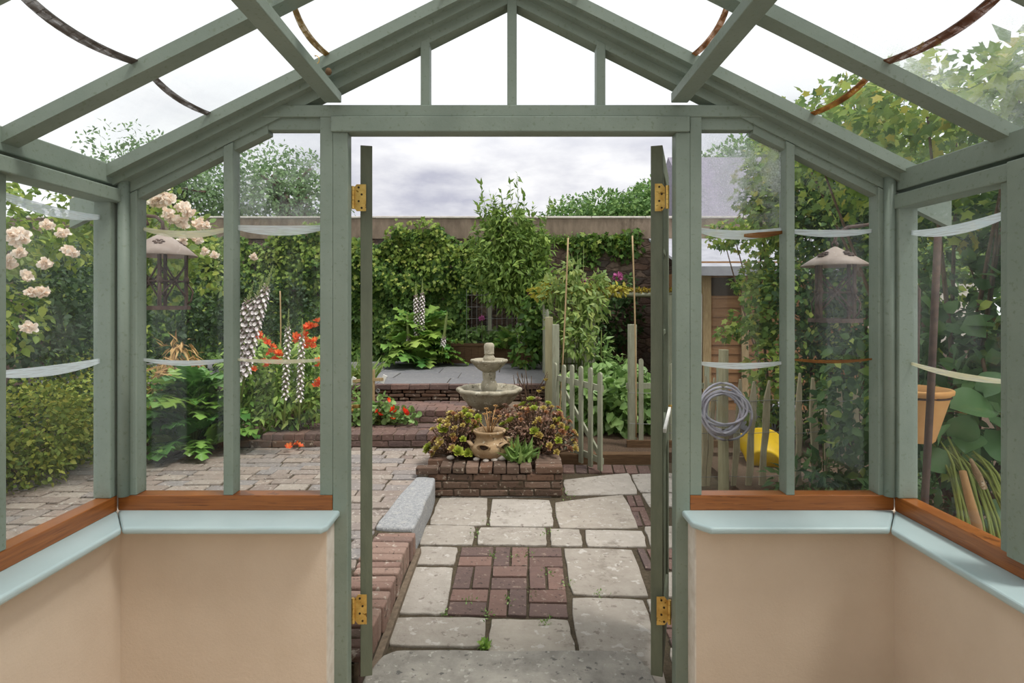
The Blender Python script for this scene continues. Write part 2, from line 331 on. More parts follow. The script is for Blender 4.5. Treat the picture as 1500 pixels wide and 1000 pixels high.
def thing(name, label, cat, loc=(0, 0, 0), group=None, kind=None):
    o = bpy.data.objects.new(name, None); C.objects.link(o); o.empty_display_size = .05
    o.location = tuple(float(c) for c in loc); tag(o, label, cat, group, kind); return o
def tag(o, label, cat, group=None, kind=None):
    o['label'] = label; o['category'] = cat
    if group: o['group'] = group
    if kind: o['kind'] = kind
    return o

# ------------------------------------------------------------------ leaf shapes: (side, along, normal)
def fan(outline, centre):
    v = [centre] + outline; n = len(outline)
    return np.array(v, float), np.array([(0, i + 1, (i + 1) % n + 1) for i in range(n)])
T = {}
T['ovate'] = (np.array([(0, 0, 0), (-.3, .3, .07), (-.25, .65, .03), (0, 1, -.12), (.25, .65, .03), (.3, .3, .07), (0, .45, -.02)], float),
              np.array([(6, 0, 1), (6, 1, 2), (6, 2, 3), (6, 3, 4), (6, 4, 5), (6, 5, 0)]))
T['lance'] = (np.array([(0, 0, 0), (-.12, .35, .03), (0, 1, -.18), (.12, .35, .03), (0, .5, -.03)], float),
              np.array([(4, 0, 1), (4, 1, 2), (4, 2, 3), (4, 3, 0)]))
T['blade'] = (np.array([(-.05, 0, 0), (.05, 0, 0), (-.05, .5, .05), (.05, .5, .05), (0, 1, -.12)], float),
              np.array([(0, 1, 3), (0, 3, 2), (2, 3, 4)]))
T['ivy'] = fan([(0, 0, 0), (-.34, .0, .04), (-.3, .26, .04), (-.52, .5, 0), (-.24, .58, .04), (0, 1, -.1), (.24, .58, .04), (.52, .5, 0), (.3, .26, .04), (.34, .0, .04)], (0, .35, -.03))
T['tiny'] = (np.array([(0, 0, 0), (-.28, .5, .05), (0, 1, -.05), (.28, .5, .05)], float), np.array([(0, 2, 1), (0, 3, 2)]))
T['round'] = fan([(0, 0, 0), (-.3, .25, .1), (-.42, .6, .16), (-.2, .95, .12), (.2, .95, .12), (.42, .6, .16), (.3, .25, .1)], (0, .5, 0))
T['spoon'] = fan([(0, 0, 0), (-.14, .35, .03), (-.24, .75, .1), (0, 1.05, .18), (.24, .75, .1), (.14, .35, .03)], (0, .6, .02))
T['petal'] = fan([(0, 0, 0), (-.2, .45, .05), (-.16, .85, .02), (0, 1, -.08), (.16, .85, .02), (.2, .45, .05)], (0, .5, -.02))
def acan():
    mid = []; vs = []; fs = []
    K = 7
    for i in range(K + 1):
        t = i / K; vs.append((0, t, .22 * math.sin(t * 2.2) - .55 * t ** 2.4))
    def cy(t): return .22 * math.sin(t * 2.2) - .55 * t ** 2.4
    for sgn in (-1, 1):
        base = len(vs)
        for i in range(K):
            t0 = i / K; w = .34 * math.sin(math.pi * min(1, (t0 + .25) / 1.3)) ** .8
            tt = t0 + .5 / K
            vs.append((sgn * w * 1.15, tt + .06, cy(tt) - .05 - .04 * (i % 2)))          # lobe tip
            vs.append((sgn * w * .85, tt + .11, cy(tt) + .0))
            vs.append((sgn * w * .42, t0 + 1.0 / K, cy(t0 + 1 / K) + .05))                # notch
            b = base + 3 * i
            pv = 0 + i if i == 0 else base + 3 * (i - 1) + 2
            tri = [(i, b, pv)] if i else []
            tri += [(i, b + 1, b), (i, i + 1, b + 1), (i + 1, b + 2, b + 1)]
            fs += tri if sgn > 0 else [q[::-1] for q in tri]
    return np.array(vs, float), np.array(fs)
T['acan'] = acan()
def bigleaf():
    vs = []; fs = []; K = 6
    for i in range(K + 1):
        t = i / K; w = .42 * math.sin(math.pi * min(1, .12 + t * .9)) ** .8 if i < K else 0.0
        z = .15 * math.sin(t * 2.6) - .25 * t * t
        vs += [(-w, t - .1 * (i == 0), z + .08), (0, t, z), (w, t - .1 * (i == 0), z + .08)]
    for i in range(K):
        a = 3 * i
        fs += [(a, a + 1, a + 4), (a, a + 4, a + 3), (a + 1, a + 2, a + 5), (a + 1, a + 5, a + 4)]
    return np.array(vs, float), np.array(fs)
T['big'] = bigleaf()

def leafarr(Pt, D, N, size, tmpl, wid=1.0):
    tv, tf = T[tmpl]
    D = nrm(D); sd = nrm(np.cross(D, N)); N = np.cross(sd, D)
    size = np.broadcast_to(np.asarray(size, float), (len(Pt),))[:, None, None]
    V = Pt[:, None, :] + size * (tv[None, :, 0, None] * wid * sd[:, None, :] + tv[None, :, 1, None] * D[:, None, :] + tv[None, :, 2, None] * N[:, None, :])
    k = len(tv); Fc = tf[None] + (np.arange(len(Pt)) * k)[:, None, None]
    return V.reshape(-1, 3), Fc.reshape(-1, 3)

def tri_obj(name, Vs, Fs, mats, parent=None, matidx=None, smooth=True):
    """mesh of triangles from arrays; lists are concatenated, one material slot each"""
    if not isinstance(Vs, list): Vs, Fs, mats = [Vs], [Fs], [mats]
    off = 0; FF = []; MI = []
    for i, (v, f) in enumerate(zip(Vs, Fs)):
        FF.append(f + off); MI.append(np.full(len(f), i)); off += len(v)
    V = np.concatenate(Vs).astype(np.float32); Fa = np.concatenate(FF).astype(np.int32); MI = np.concatenate(MI).astype(np.int32)
    if parent: V = V - np.array(parent.location, np.float32)
    me = bpy.data.meshes.new(name)
    me.vertices.add(len(V)); me.vertices.foreach_set('co', V.ravel())
    me.loops.add(Fa.size); me.loops.foreach_set('vertex_index', Fa.ravel())
    me.polygons.add(len(Fa)); me.polygons.foreach_set('loop_start', np.arange(0, Fa.size, 3, dtype=np.int32))
    me.polygons.foreach_set('material_index', MI)
    if smooth: me.polygons.foreach_set('use_smooth', np.ones(len(Fa), bool))
    for m in mats: me.materials.append(m)
    me.update(calc_edges=True)
    o = bpy.data.objects.new(name, me); C.objects.link(o)
    if parent: o.parent = parent
    return o

def rnd(n): return rng.normal(size=(n, 3))
def blobs_pts(blobs, n, shell=.5):
    b = np.array(blobs, float); r = b[:, 3:6]; w = (r[:, 0] * r[:, 1] + r[:, 1] * r[:, 2] + r[:, 0] * r[:, 2]); w /= w.sum()
    i = rng.choice(len(b), n, p=w); d = nrm(rnd(n)); rad = shell + (1 - shell) * rng.random(n) ** .6
    pts = b[i, :3] + d * r[i] * rad[:, None]
    return pts, nrm(d / r[i])
def bushy(blobs, n, size, tmpl='ovate', droop=.3, face=.6, shell=.5, up=.5, wid=1.0, floor=None, jit=.5):
    p, o = blobs_pts(blobs, n, shell)
    if floor is not None: p[:, 2] = np.maximum(p[:, 2], floor + rng.random(n) * .1)
    D = o * .7 + rnd(n) * .55 + np.array([0, 0, -droop]); N = o * face + np.array([0, 0, up]) + rnd(n) * jit
    sz = size * rng.uniform(.6, 1.25, n)
    return leafarr(p, D, N, sz, tmpl, wid)
def sub_blobs(c, r, k, s=.45):
    """break one big ellipsoid into k lumps so the outline is uneven"""
    d = nrm(rnd(k)); rad = rng.uniform(.35, .8, k)[:, None]
    return [(c[0] + a[0] * r[0], c[1] + a[1] * r[1], c[2] + a[2] * r[2], r[0] * s * q, r[1] * s * q, r[2] * s * q) for a, q in zip(d * rad, rng.uniform(.7, 1.3, k))]

def rosette(n, r, h, tmpl='spoon', rings=3, wid=1.3):
    k = np.arange(n); t = k / n; ang = k * 2.39996
    el = 1.25 - 1.15 * t
    out = np.stack([np.cos(ang), np.sin(ang), np.zeros(n)], 1)
    D = out * np.cos(el)[:, None] + np.array([0, 0, 1.]) * np.sin(el)[:, None]
    N = -out * np.sin(el)[:, None] + np.array([0, 0, 1.]) * np.cos(el)[:, None]
    return leafarr(out * (.05 * r * t)[:, None] + np.array([0, 0, h]) * (1 - t)[:, None], D, N, r * (.35 + .65 * t), tmpl, wid)

def instance(mesh, name, loc, rot, scale, parent):
    o = bpy.data.objects.new(name, mesh); C.objects.link(o); o.parent = parent
    o.location = Vector([float(c) for c in loc]) - parent.location; o.rotation_euler = rot; o.scale = (scale,) * 3
    return o
def mesh_only(name, Vs, Fs, mats):
    o = tri_obj(name, Vs, Fs, mats); me = o.data; bpy.data.objects.remove(o); return me

# ================================================================== THE CONSERVATORY
D0 = 2.2                      # inner face of the front frame
RL = 2.757                    # ridge line of the rafters' inner top edge; the roof falls .5 per metre
def K(px): return (px - CX) / F * D0
def kz(py): return CZ - (py - HY) / F * D0
def roof(x): return RL - .5 * abs(x)
YB = -2.3                     # house wall behind the viewer

def st(name, label, cat, loc=(0, 0, 0)): return thing(name, label, cat, loc, kind='structure')

m = MB(); m.box(-1.9, 1.9, YB - .2, 2.3, -.12, -.003)
tag(m.build('floor', M['tile']), 'pale tiled floor inside the garden porch', 'floor', kind='structure')
m = MB(); m.box(-3.2, 3.2, YB - .2, YB, -.1, 3.6)
tag(m.build('wall_back', M['housewall']), 'white house wall closing the porch behind the viewer', 'wall', kind='structure')

# low plastered walls: inner plaster face at 2.115 in front, -1.423 / 1.398 at the sides
m = MB(); m.box(-1.66, -1.423, YB, 2.40, -.12, .69)
tag(m.build('wall_left', M['plaster']), 'low cream plastered wall under the left side window', 'wall', kind='structure')
m = MB(); m.box(1.398, 1.63, YB, 2.40, -.12, .69)
tag(m.build('wall_right', M['plaster']), 'low cream plastered wall under the right side window', 'wall', kind='structure')
w = st('wall_front_left', 'low cream plastered wall left of the door opening', 'wall', (-1.0, 2.115, 0))
m = MB(); m.box(-1.423, -.672, 2.115, 2.38, -.12, .69); m.build('plaster_face', M['plaster'], w)
m = MB(); m.box(-.672, -.668, 2.1155, 2.199, -.12, .69, .0006); m.build('reveal', M['chipped'], w, label='chipped white plaster edge')
w = st('wall_front_right', 'low cream plastered wall right of the door opening', 'wall', (1.0, 2.115, 0))
m = MB(); m.box(.677, 1.398, 2.115, 2.38, -.12, .69); m.build('plaster_face', M['plaster'], w)
m = MB(); m.box(.672, .677, 2.1155, 2.199, -.12, .69, .0006); m.build('reveal', M['chipped'], w, label='chipped white plaster edge')

# pale blue-green sill boards with a rounded nose
def sill(poly, nose, name, label):
    t = st(name, label, 'window sill', (poly[0][0], poly[0][1], .69))
    m = MB(); m.prism([(x, y, .692) for x, y in poly], (0, 0, .025)); m.build('sill_board', M['sillpaint'], t, bevel=.009, seg=3)
    return t
XL, XR = -1.49, 1.455
sill([(-1.359, 2.03), (-.664, 2.03), (-.648, 2.06), (-.648, 2.21), (-1.495, 2.21)], None, 'trim_1', 'pale blue painted sill board left of the door opening')
sill([(-1.361, 2.028), (-1.499, 2.21), (-1.56, 2.21), (-1.56, -2.0), (-1.361, -2.0)], None, 'trim_2', 'pale blue painted sill board along the left side wall')
sill([(.70, 2.03), (1.3265, 2.03), (1.4595, 2.21), (.65, 2.21), (.65, 2.09)], None, 'trim_3', 'pale blue painted sill board right of the door opening')
sill([(1.3295, 2.028), (1.3295, -2.0), (1.54, -2.0), (1.54, 2.21), (1.4635, 2.21)], None, 'trim_4', 'pale blue painted sill board along the right side wall')
# varnished timber sub-sills
def subsill(poly, name, label):
    m = MB(); m.prism([(x, y, .717) for x, y in poly], (0, 0, .058))
    return tag(m.build(name, M['varnish'], bevel=.003), label, 'timber sill', kind='structure')
subsill([(XL + .003, 2.2), (-.676, 2.2), (-.676, 2.262), (XL - .05, 2.262)], 'trim_5', 'varnished orange brown timber sill under the front left window')
subsill([(XL, 2.198), (XL - .06, 2.26), (XL - .06, -2.0), (XL, -2.0)], 'trim_6', 'varnished orange brown timber sill under the left side window')
subsill([(.681, 2.2), (XR - .003, 2.2), (XR + .05, 2.262), (.681, 2.262)], 'trim_7', 'varnished orange brown timber sill under the front right window')
subsill([(XR, 2.198), (XR, -2.0), (XR + .06, -2.0), (XR + .06, 2.26)], 'trim_8', 'varnished orange brown timber sill under the right side window')

# door frame: two posts and a head in two steps
t = st('door_frame', 'sage green posts and lintel around the open doorway', 'door frame', (0, D0, 0))
m = MB(); m.box(-.675, -.6185, D0, 2.256, -.12, 2.15); m.build('post', M['paint'], t, bevel=.003)
m = MB(); m.box(.6265, .6806, D0, 2.256, -.12, 2.15); m.build('post', M['paint'], t, bevel=.003)
m = MB(); m.box(-.68, .677, D0 - .012, 2.262, 2.150, 2.209); m.build('lintel', M['paint'], t, bevel=.004)
m = MB(); m.prism([(-.995, D0 - .004, 2.208), (.99, D0 - .004, 2.208), (.93, D0 - .004, 2.254), (-.93, D0 - .004, 2.254)], (0, .062, 0)); m.build('lintel_cap', M['paint'], t, bevel=.004)

# glazing ----------------------------------------------------------------
YG = 2.246
def pane(t, poly, d, mat):
    m = MB(); m.prism(poly, d); return m.build('glass_pane', M[mat], t)
def lap(t, a, b, sag, h, out, mat, n=12, taper=.5):
    """curved overlap of two sheets: a strip from a to b, sagging along 'sag' (vector), h wide along sag"""
    a, b, sag, out = (np.array(q, float) for q in (a, b, sag, out)); su = nrm(sag)
    m = MB(); top = []; bot = []
    for i in range(n + 1):
        q = i / n; c = a + (b - a) * q + sag * (4 * q * (1 - q))
        hh = h * (1 - taper * abs(2 * q - 1) ** 2)
        top.append(c - su * hh * .5); bot.append(c + su * hh * .5)
    for i in range(n):
        m.hexa([top[i], bot[i], bot[i] + out, top[i] + out, top[i + 1], bot[i + 1], bot[i + 1] + out, top[i + 1] + out])
    return m.build('lap_strip', M[mat], t)

def front_window(name, sgn, label, c0, c1, m0, m1, j0, j1, mats, laps):
    """c corner stile, m mullion, j jamb: x ranges from outside to the doorway"""
    t = st(name, label, 'window', ((c0 + j1) / 2, D0, .775))
    A = lambda x: roof(x) - .115
    def post(x0, x1, nm, y0=D0, y1=2.262):
        a, b = min(x0, x1), max(x0, x1); m = MB()
        za, zb = min(A(a), 2.21), min(A(b), 2.21)
        m.hexa([(a, y0, .775), (b, y0, .775), (b, y1, .775), (a, y1, .775), (a, y0, za), (b, y0, zb), (b, y1, zb), (a, y1, za)])
        return m.build(nm, M['paint'], t, bevel=.003)
    post(c0, c1, 'stile'); post(m0, m1, 'mullion'); post(j0, j1, 'jamb')
    # sloping head rail, then the short level one by the lintel
    xk = sgn * .925
    m = MB()
    def strip(xa, za0, za1, xb, zb0, zb1, y0=D0 + .012, y1=2.26):
        m.hexa([(xa, y0, za0), (xb, y0, zb0), (xb, y1, zb0), (xa, y1, za0), (xa, y0, za1), (xb, y0, zb1), (xb, y1, zb1), (xa, y1, za1)])
    a, b = sorted((sgn * 1.46, xk))
    strip(a, roof(a) - .145, roof(a) - .09, b, roof(b) - .145, roof(b) - .09); m.build('sloping_head_rail', M['paint'], t)
    m = MB(); a, b = sorted((xk, j0)); strip(a, 2.163, 2.21, b, 2.163, 2.21); m.build('head_rail', M['paint'], t, bevel=.003)
    ed = lambda x: min(roof(x) - .12, 2.185)
    for (a, b), mt in zip(((c1, m0), (m1, j0)), mats):
        lo, hi = sorted((a, b)); xs = [lo - .006, hi + .006]
        if lo < xk < hi: xs = [lo - .006, xk, hi + .006]
        top = [(x, YG, ed(x)) for x in xs]
        pane(t, [(xs[0], YG, .77), (xs[-1], YG, .77)] + top[::-1], (0, .004, 0), mt)
    for (a, b), (z, sg, h, mt) in laps:
        lap(t, (a, YG - .006, z), (b, YG - .006, z), (0, 0, -sg), h, (0, .005, 0), mt)
    return t
Lc, Lm, Lj = (K(186), K(200)), (K(327), K(341)), (K(468.5), K(487.2))
t = front_window('window_1', -1, 'front left window of two tall panes, sloping top, flower spikes outside', *Lc, *Lm, *Lj, ('g_dusty', 'g_patch'),
    [((Lc[1], Lm[0]), (1.790, .022, .028, 'lapcream')), ((Lm[1], Lj[0]), (1.795, .012, .038, 'lapwhite')),
     ((Lc[1], Lm[0]), (1.285, .014, .020, 'lapwhite')), ((Lm[1], Lj[0]), (1.285, .008, .016, 'lapcream'))])
m = MB(); m.tube([(-1.462, 2.192, .775), (-1.462, 2.192, 2.03)], .021, 10); m.build('corner_bead', M['paint'], t, smooth=True)
Rc, Rm, Rj = (K(1301), K(1287)), (K(1164.5), K(1152)), (K(1028), K(1011))
t = front_window('window_2', 1, 'front right window of two tall panes, sloping top, shed and pale fence outside', *Rc, *Rm, *Rj, ('g_soft', 'g_patch2'),
    [((Rj[0], Rm[1]), (1.786, .020, .036, 'lapwhite')), ((Rm[0], Rc[1]), (1.782, .010, .028, 'lapwhite')),
     ((Rj[0], Rm[1]), (1.272, .012, .024, 'lapwhite')), ((Rm[0], Rc[1]), (1.287, .010, .013, 'laprust'))])
lap(t, (.90, YG - .012, 1.764), (Rm[1], YG - .012, 1.776), (0, 0, -.004), .022, (0, .004, 0), 'laprust')
m = MB(); m.tube([(1.432, 2.192, .775), (1.432, 2.192, 2.03)], .021, 10); m.build('corner_bead', M['paint'], t, smooth=True)

def side_window(name, sgn, xi, xg, label, ztop, zb0, zb1, xbeam, near, laps, mats):
    """xi inner face, xg glass, near = y range of the post nearest the viewer"""
    t = st(name, label, 'window', (xg, 1.9, .775))
    xo = xg + sgn * .02
    def post(y0, y1, nm, x=xi):
        a, b = sorted((x, xo)); m = MB(); m.box(a, b, y0, y1, .775, zb1); m.build(nm, M['paint'], t, bevel=.004)
    post(2.16, 2.262, 'corner_post')
    post(near[0], near[1], 'mullion')
    post(near[0] - .075, near[0], 'mullion', xi - sgn * .022)
    for y in (1.12, .62, .10, -.45, -1.0, -1.55, -2.1): post(y, y + .055, 'mullion')
    a, b = sorted((xbeam, xo)); m = MB(); m.box(a, b, YB, 2.225, zb0, zb1); m.build('wall_plate', M['paint'], t, bevel=.004)
    ys = [2.16, near[1]], [near[0] - .075, 1.175], [1.12, .675], [.62, .155], [.10, -.395], [-.45, -.945], [-1.0, -1.495], [-1.55, -2.045]
    for i, (y1, y0) in enumerate(ys):
        pane(t, [(xg, y0 - .006, .77), (xg, y1 + .006, .77), (xg, y1 + .006, zb1 - .01), (xg, y0 - .006, zb1 - .01)], (sgn * .004, 0, 0), mats if i else 'g_side')
    for (ya, za, yb, zb, sg, h, mt) in laps:
        lap(t, (xg - sgn * .006, ya, za), (xg - sgn * .006, yb, zb), (0, 0, -sg), h, (sgn * .005, 0, 0), mt)
    return t
side_window('window_3', -1, XL, -1.535, 'left side window looking onto pale climbing roses', 1.93, 1.88, 1.93, -1.46, (1.66, 1.716),
    [(2.16, 1.823, 1.716, 1.835, .02, .034, 'lapwhite'), (2.16, 1.288, 1.716, 1.292, .012, .034, 'lapwhite')], 'g_dusty')
side_window('window_4', 1, XR - .01, 1.497, 'right side window looking onto rusty pole and hanging clay pot', 1.908, 1.855, 1.908, 1.436, (1.667, 1.713),
    [(2.16, 1.765, 1.713, 1.778, .022, .034, 'lapwhite'), (2.16, 1.278, 1.713, 1.268, .012, .02, 'lapcream')], 'g_dusty')

# gable triangle above the lintel
t = st('window_5', 'triangular gable window of four panes above the door lintel', 'window', (0, D0, 2.25))
for a, b in ((K(616), K(629)), (K(743), K(757)), (K(874), K(887))):
    m = MB(); za, zb = roof(a) - .09, roof(b) - .09
    if a < 0 < b: za = zb = 2.70
    m.hexa([(a, D0, 2.25), (b, D0, 2.25), (b, 2.258, 2.25), (a, 2.258, 2.25), (a, D0, za), (b, D0, zb), (b, 2.258, zb), (a, 2.258, za)])
    m.build('glazing_bar', M['paint'], t, bevel=.003)
for a, b in ((-.93, K(616)), (K(629), K(743)), (K(757), K(874)), (K(887), .93)):
    pane(t, [(a - .005, YG, 2.24), (b + .005, YG, 2.24), (b + .005, YG, max(2.242, roof(b) - .07)), (a - .005, YG, max(2.242, roof(a) - .07))], (0, .004, 0), 'g_clean')

# roof: stepped front rafters, intermediate bars, eaves beams, two long purlins, ridge, glass
t = st('ceiling', 'sage green glazed gable roof with sloping rafters over the porch', 'glass roof', (0, 1.0, 2.4))
def rafter(sgn, y0, y1, d0, d1, nm, x1=1.56):
    m = MB(); z = lambda x, d: RL - .5 * x - d
    m.hexa([(0, y0, z(0, d1)), (sgn * x1, y0, z(x1, d1)), (sgn * x1, y1, z(x1, d1)), (0, y1, z(0, d1)),
            (0, y0, z(0, d0)), (sgn * x1, y0, z(x1, d0)), (sgn * x1, y1, z(x1, d0)), (0, y1, z(0, d0))])
    return m.build(nm, M['paint'], t)
for s in (-1, 1):
    rafter(s, 2.13, 2.256, 0, .045, 'front_rafter', 1.50)
    rafter(s, 2.163, 2.258, .02, .072, 'front_rafter_moulding', 1.485)
    rafter(s, 2.202, 2.262, .04, .112, 'front_rafter_head', 1.47)
    rafter(s, 2.263, 2.292, -.01, .10, 'barge_board', 1.72)
    for y in (1.69, 1.21, .73, .25, -.23, -.71, -1.19, -1.67, -2.15):
        rafter(s, y, y + .062, 0, .044, 'rafter', 1.56)
    # eaves beam
    xe = -1.485 if s < 0 else 1.452; zt, zb = (2.02, 1.946) if s < 0 else (2.0, 1.925)
    a, b = sorted((xe, s * 1.56)); m = MB(); m.box(a, b, YB, 2.235, zb, zt); m.build('eaves_beam', M['paint'], t, bevel=.004)
    xp0, xp1 = (-.70, -.638) if s < 0 else (.605, .668)
    m = MB(); m.box(xp0, xp1, YB, 2.19, 2.258, 2.295); m.build('purlin', M['paint'], t, bevel=.003)
    ys = [2.2, 1.752, 1.272, .792, .312, -.168, -.648, -1.128, -1.608, -2.088]
    for i in range(len(ys) - 1):
        y1, y0 = ys[i], ys[i + 1] + .062 if i else 1.752
        y0 = (1.752, 1.272, .792, .312, -.168, -.648, -1.128, -1.608, -2.088)[i]
        y1 = (2.2, 1.69, 1.21, .73, .25, -.23, -.71, -1.19, -1.67)[i]
        x1 = 1.66
        pane(t, [(0.0, y0 - .02, RL + .004), (s * x1, y0 - .02, RL + .004 - .5 * x1), (s * x1, y1 + .02, RL + .004 - .5 * x1), (0.0, y1 + .02, RL + .004)], (0, 0, .004),
             'g_roofhazy' if (s > 0 and i == 1) else 'g_roof')
        for k, x in enumerate((.23, .66, 1.095)):
            mt = [['lapyellow', 'lapyellow', 'lapgrey'], ['laprust', 'laprust', 'laprust']][s > 0][k]
            if i == 1: mt = 'lapgrey' if s < 0 else 'lapbrown'
            z = lambda q: RL - .003 - .5 * q
            lap(t, (s * x, y0, z(x)), (s * x, y1, z(x)), (s * .026, 0, -.013), .026 if i else .02, (0, 0, -.004), mt, taper=.2)
m = MB(); m.box(-.02, .02, YB, 2.256, 2.68, 2.79); m.build('ridge_beam', M['paint'], t, bevel=.004)
# little creatures and hooks at the joints
m = MB(); m.blob((-.668, 2.128, 2.352), (.012, .012, .014), 10, .05)
tag(m.build('snail', M['brownwood'], smooth=True), 'brown snail shell stuck where left purlin meets the front rafter', 'snail')
m = MB(); m.tube([(-.71, 2.11, 2.40)] + [(-.71 + .016 * math.sin(a), 2.105, 2.385 + .016 * math.cos(a)) for a in np.linspace(0, 4.2, 12)], .0016, 6)
tag(m.build('wire_hook', M['brass'], smooth=True), 'small curled wire hook on the front rafter by the left purlin', 'hook')

# ---------------------------------------------------------------- doors
def door(name, label, hx, hy, ang, sgn):
    """leaf hinged at (hx, hy), opening outwards past square; ang from +Y towards the outside"""
    t = st(name, label, 'door', (hx, hy, .024))
    u = np.array([sgn * math.sin(ang), math.cos(ang), 0.]); n = np.array([-sgn * math.cos(ang), math.sin(ang), 0.])   # n towards the opening
    o = np.array([hx, hy, 0.]); W, TH, Z0, Z1 = .60, .046, .024, 2.128
    def slab(m, u0, u1, z0, z1, n0=-TH / 2, n1=TH / 2):
        q = lambda uu, nn, z: o + u * uu + n * nn + np.array([0, 0, z])
        m.hexa([q(u0, n0, z0), q(u1, n0, z0), q(u1, n1, z0), q(u0, n1, z0), q(u0, n0, z1), q(u1, n0, z1), q(u1, n1, z1), q(u0, n1, z1)])
    for nm, u0, u1, z0, z1 in (('stile', 0, .085, Z0, Z1), ('stile', W - .085, W, Z0, Z1), ('top_rail', .085, W - .085, Z1 - .09, Z1),
                               ('lock_rail', .085, W - .085, .86, .98), ('bottom_rail', .085, W - .085, Z0, Z0 + .18), ('lower_panel', .085, W - .085, .20, .86)):
        m = MB(); th = (-.012, .012) if nm == 'lower_panel' else (-TH / 2, TH / 2)
        slab(m, u0, u1, z0, z1, *th); m.build(nm, M['doorpaint'], t, bevel=.002 if nm != 'lower_panel' else 0)
    m = MB(); slab(m, .08, W - .08, .975, Z1 - .085, -.002, .002); m.build('glass_pane', M['g_dusty'], t)
    for z in (1.36, 1.73): 
        m = MB(); slab(m, .08, W - .08, z, z + .02, -.012, .012); m.build('glazing_bar', M['doorpaint'], t)
    if sgn > 0:
        m = MB(); slab(m, .03, W - .03, .985, 1.0, -TH / 2 - .012, -TH / 2); m.build('white_strip', M['white'], t)  # plain white strip along the outer face, just above the lock rail
    # handle on the closing stile
    m = MB(); q = lambda uu, nn, z: o + u * uu + n * nn + np.array([0, 0, z])
    m.tube([q(W - .04, -.02, 1.0), q(W - .04, -.065, 1.0), q(W - .14, -.065, 1.0)], .009, 8); m.build('handle', M['brass'], t, smooth=True)
    return t
dl = door('door_1', 'left garden door leaf standing open, seen edge on', -.572, 2.301, math.radians(14.2), -1)
dr = door('door_2', 'right garden door leaf standing open, brass hinges on its edge', .579, 2.301, math.radians(17.5), 1)
def hinge(t, sgn, pxa, pxb, y0px, y1px, knuckle):
    """brass butt hinge lying on the leaf edge with its knuckle by the frame"""
    xa = (pxa - CX) / F * 2.296; xb = (pxb - CX) / F * 2.296
    z0 = CZ - (y1px - HY) / F * 2.29; z1 = CZ - (y0px - HY) / F * 2.29
    m = MB(); lo, hi = sorted((xa, xb))
    c = (z1 - z0) * .14
    if sgn < 0: poly = [(lo, z0 + c), (lo + .012, z0), (hi, z0), (hi, z1), (lo + .012, z1), (lo, z1 - c)]
    else: poly = [(lo, z0), (hi - .012, z0), (hi, z0 + c), (hi, z1 - c), (hi - .012, z1), (lo, z1)]
    m.prism([(x, 2.2745, z) for x, z in poly], (0, .0035, 0))
    h = m.build('hinge', M['brass'], t, label='brass hinge')
    kx = (knuckle - CX) / F * 2.275
    m = MB()
    for i in range(5):
        a = z0 + .008 + (z1 - z0 - .016) * i / 5; b = z0 + .008 + (z1 - z0 - .016) * (i + .94) / 5
        m.tube([(kx, 2.268, a), (kx, 2.268, b)], .0068, 10)
    m.build('hinge_knuckle', M['brass'], h, smooth=False)
    m = MB()
    for i, f in enumerate((.12, .37, .62, .88)):
        x = lo + (hi - lo) * (.42 if i % 2 else .66); z = z0 + (z1 - z0) * f
        m.tube([(x, 2.2725, z), (x, 2.2748, z)], .0042, 10)
    m.build('screw', M['darkscrew'], h)
hinge(dl, -1, 520, 538, 271, 310, 517.5); hinge(dl, -1, 522, 539, 868, 911, 518)
hinge(dr, 1, 957.5, 972, 270, 310, 977); hinge(dr, 1, 960, 976, 871, 912, 980)
# ================================================================== THE GARDEN: GROUND
ZP, ZT, ZU = -.13, .03, .50       # sunken path, terrace, upper patio
m = MB(); m.box(-30, 30, 2.38, 10.55, -.6, -.16); m.box(-30, 30, 10.55, 60, -.6, .3)
tag(m.build('ground', M['soil']), 'bare dark earth under the whole garden', 'ground', kind='structure')

def jitter_poly(poly, n=4, j=.004):
    out = []
    for i, a in enumerate(poly):
        b = poly[(i + 1) % len(poly)]; a, b = np.array(a, float), np.array(b, float)
        for k in range(n):
            q = a + (b - a) * k / n
            if k: q = q + np.array([random.uniform(-j, j), random.uniform(-j, j), 0])
            else:
                c = (a * .97 + b * .03) * .5 + .5 * (a * .97 + np.array(poly[i - 1], float) * .03); q = c
            out.append(q)
    return out
path = st('path', 'sunken stone slab path leading from the door', 'path', (0, 4, ZP))
m = MB(); m.box(-.66, 2.2, 2.262, 6.0, -.3, ZP - .012); m.build('bedding', M['grit'], path)
z4 = lambda x, y: G(500 + x / 3, 680 + y / 3, ZP)
SL = [[(430, 145), (645, 145), (638, 265), (385, 262)], [(660, 150), (918, 155), (935, 270), (650, 270)], [(935, 165), (1240, 130), (1310, 278), (955, 278)],
      [(370, 265), (588, 270), (578, 352), (340, 350)], [(608, 275), (900, 277), (905, 354), (595, 350)], [(915, 280), (1048, 284), (1060, 357), (920, 355)],
      [(1068, 285), (1325, 290), (1345, 360), (1080, 358)], [(345, 358), (512, 362), (496, 437), (320, 437)], [(315, 447), (494, 450), (455, 655), (238, 652)],
      [(974, 365), (1280, 372), (1355, 580), (1015, 570)], [(1010, 580), (1330, 590), (1440, 985), (1065, 985)], [(235, 670), (640, 672), (632, 798), (205, 790)],
      [(655, 675), (1000, 680), (1035, 850), (645, 850)], [(975, 65), (1265, 35), (1305, 128), (985, 133)], [(1272, 42), (1470, 36), (1510, 118), (1312, 120)],
      [(1318, 125), (1500, 125), (1540, 180), (1355, 185)], [(1330, 270), (1560, 268), (1610, 365), (1360, 365)], [(1365, 470), (1640, 470), (1700, 575), (1425, 580)],
      [(1340, 590), (1420, 590), (1450, 660), (1365, 668)], [(430, 85), (640, 60), (960, 60), (960, 140), (430, 142)], [(1480, 985), (1900, 985), (1800, 800), (1440, 800)]]
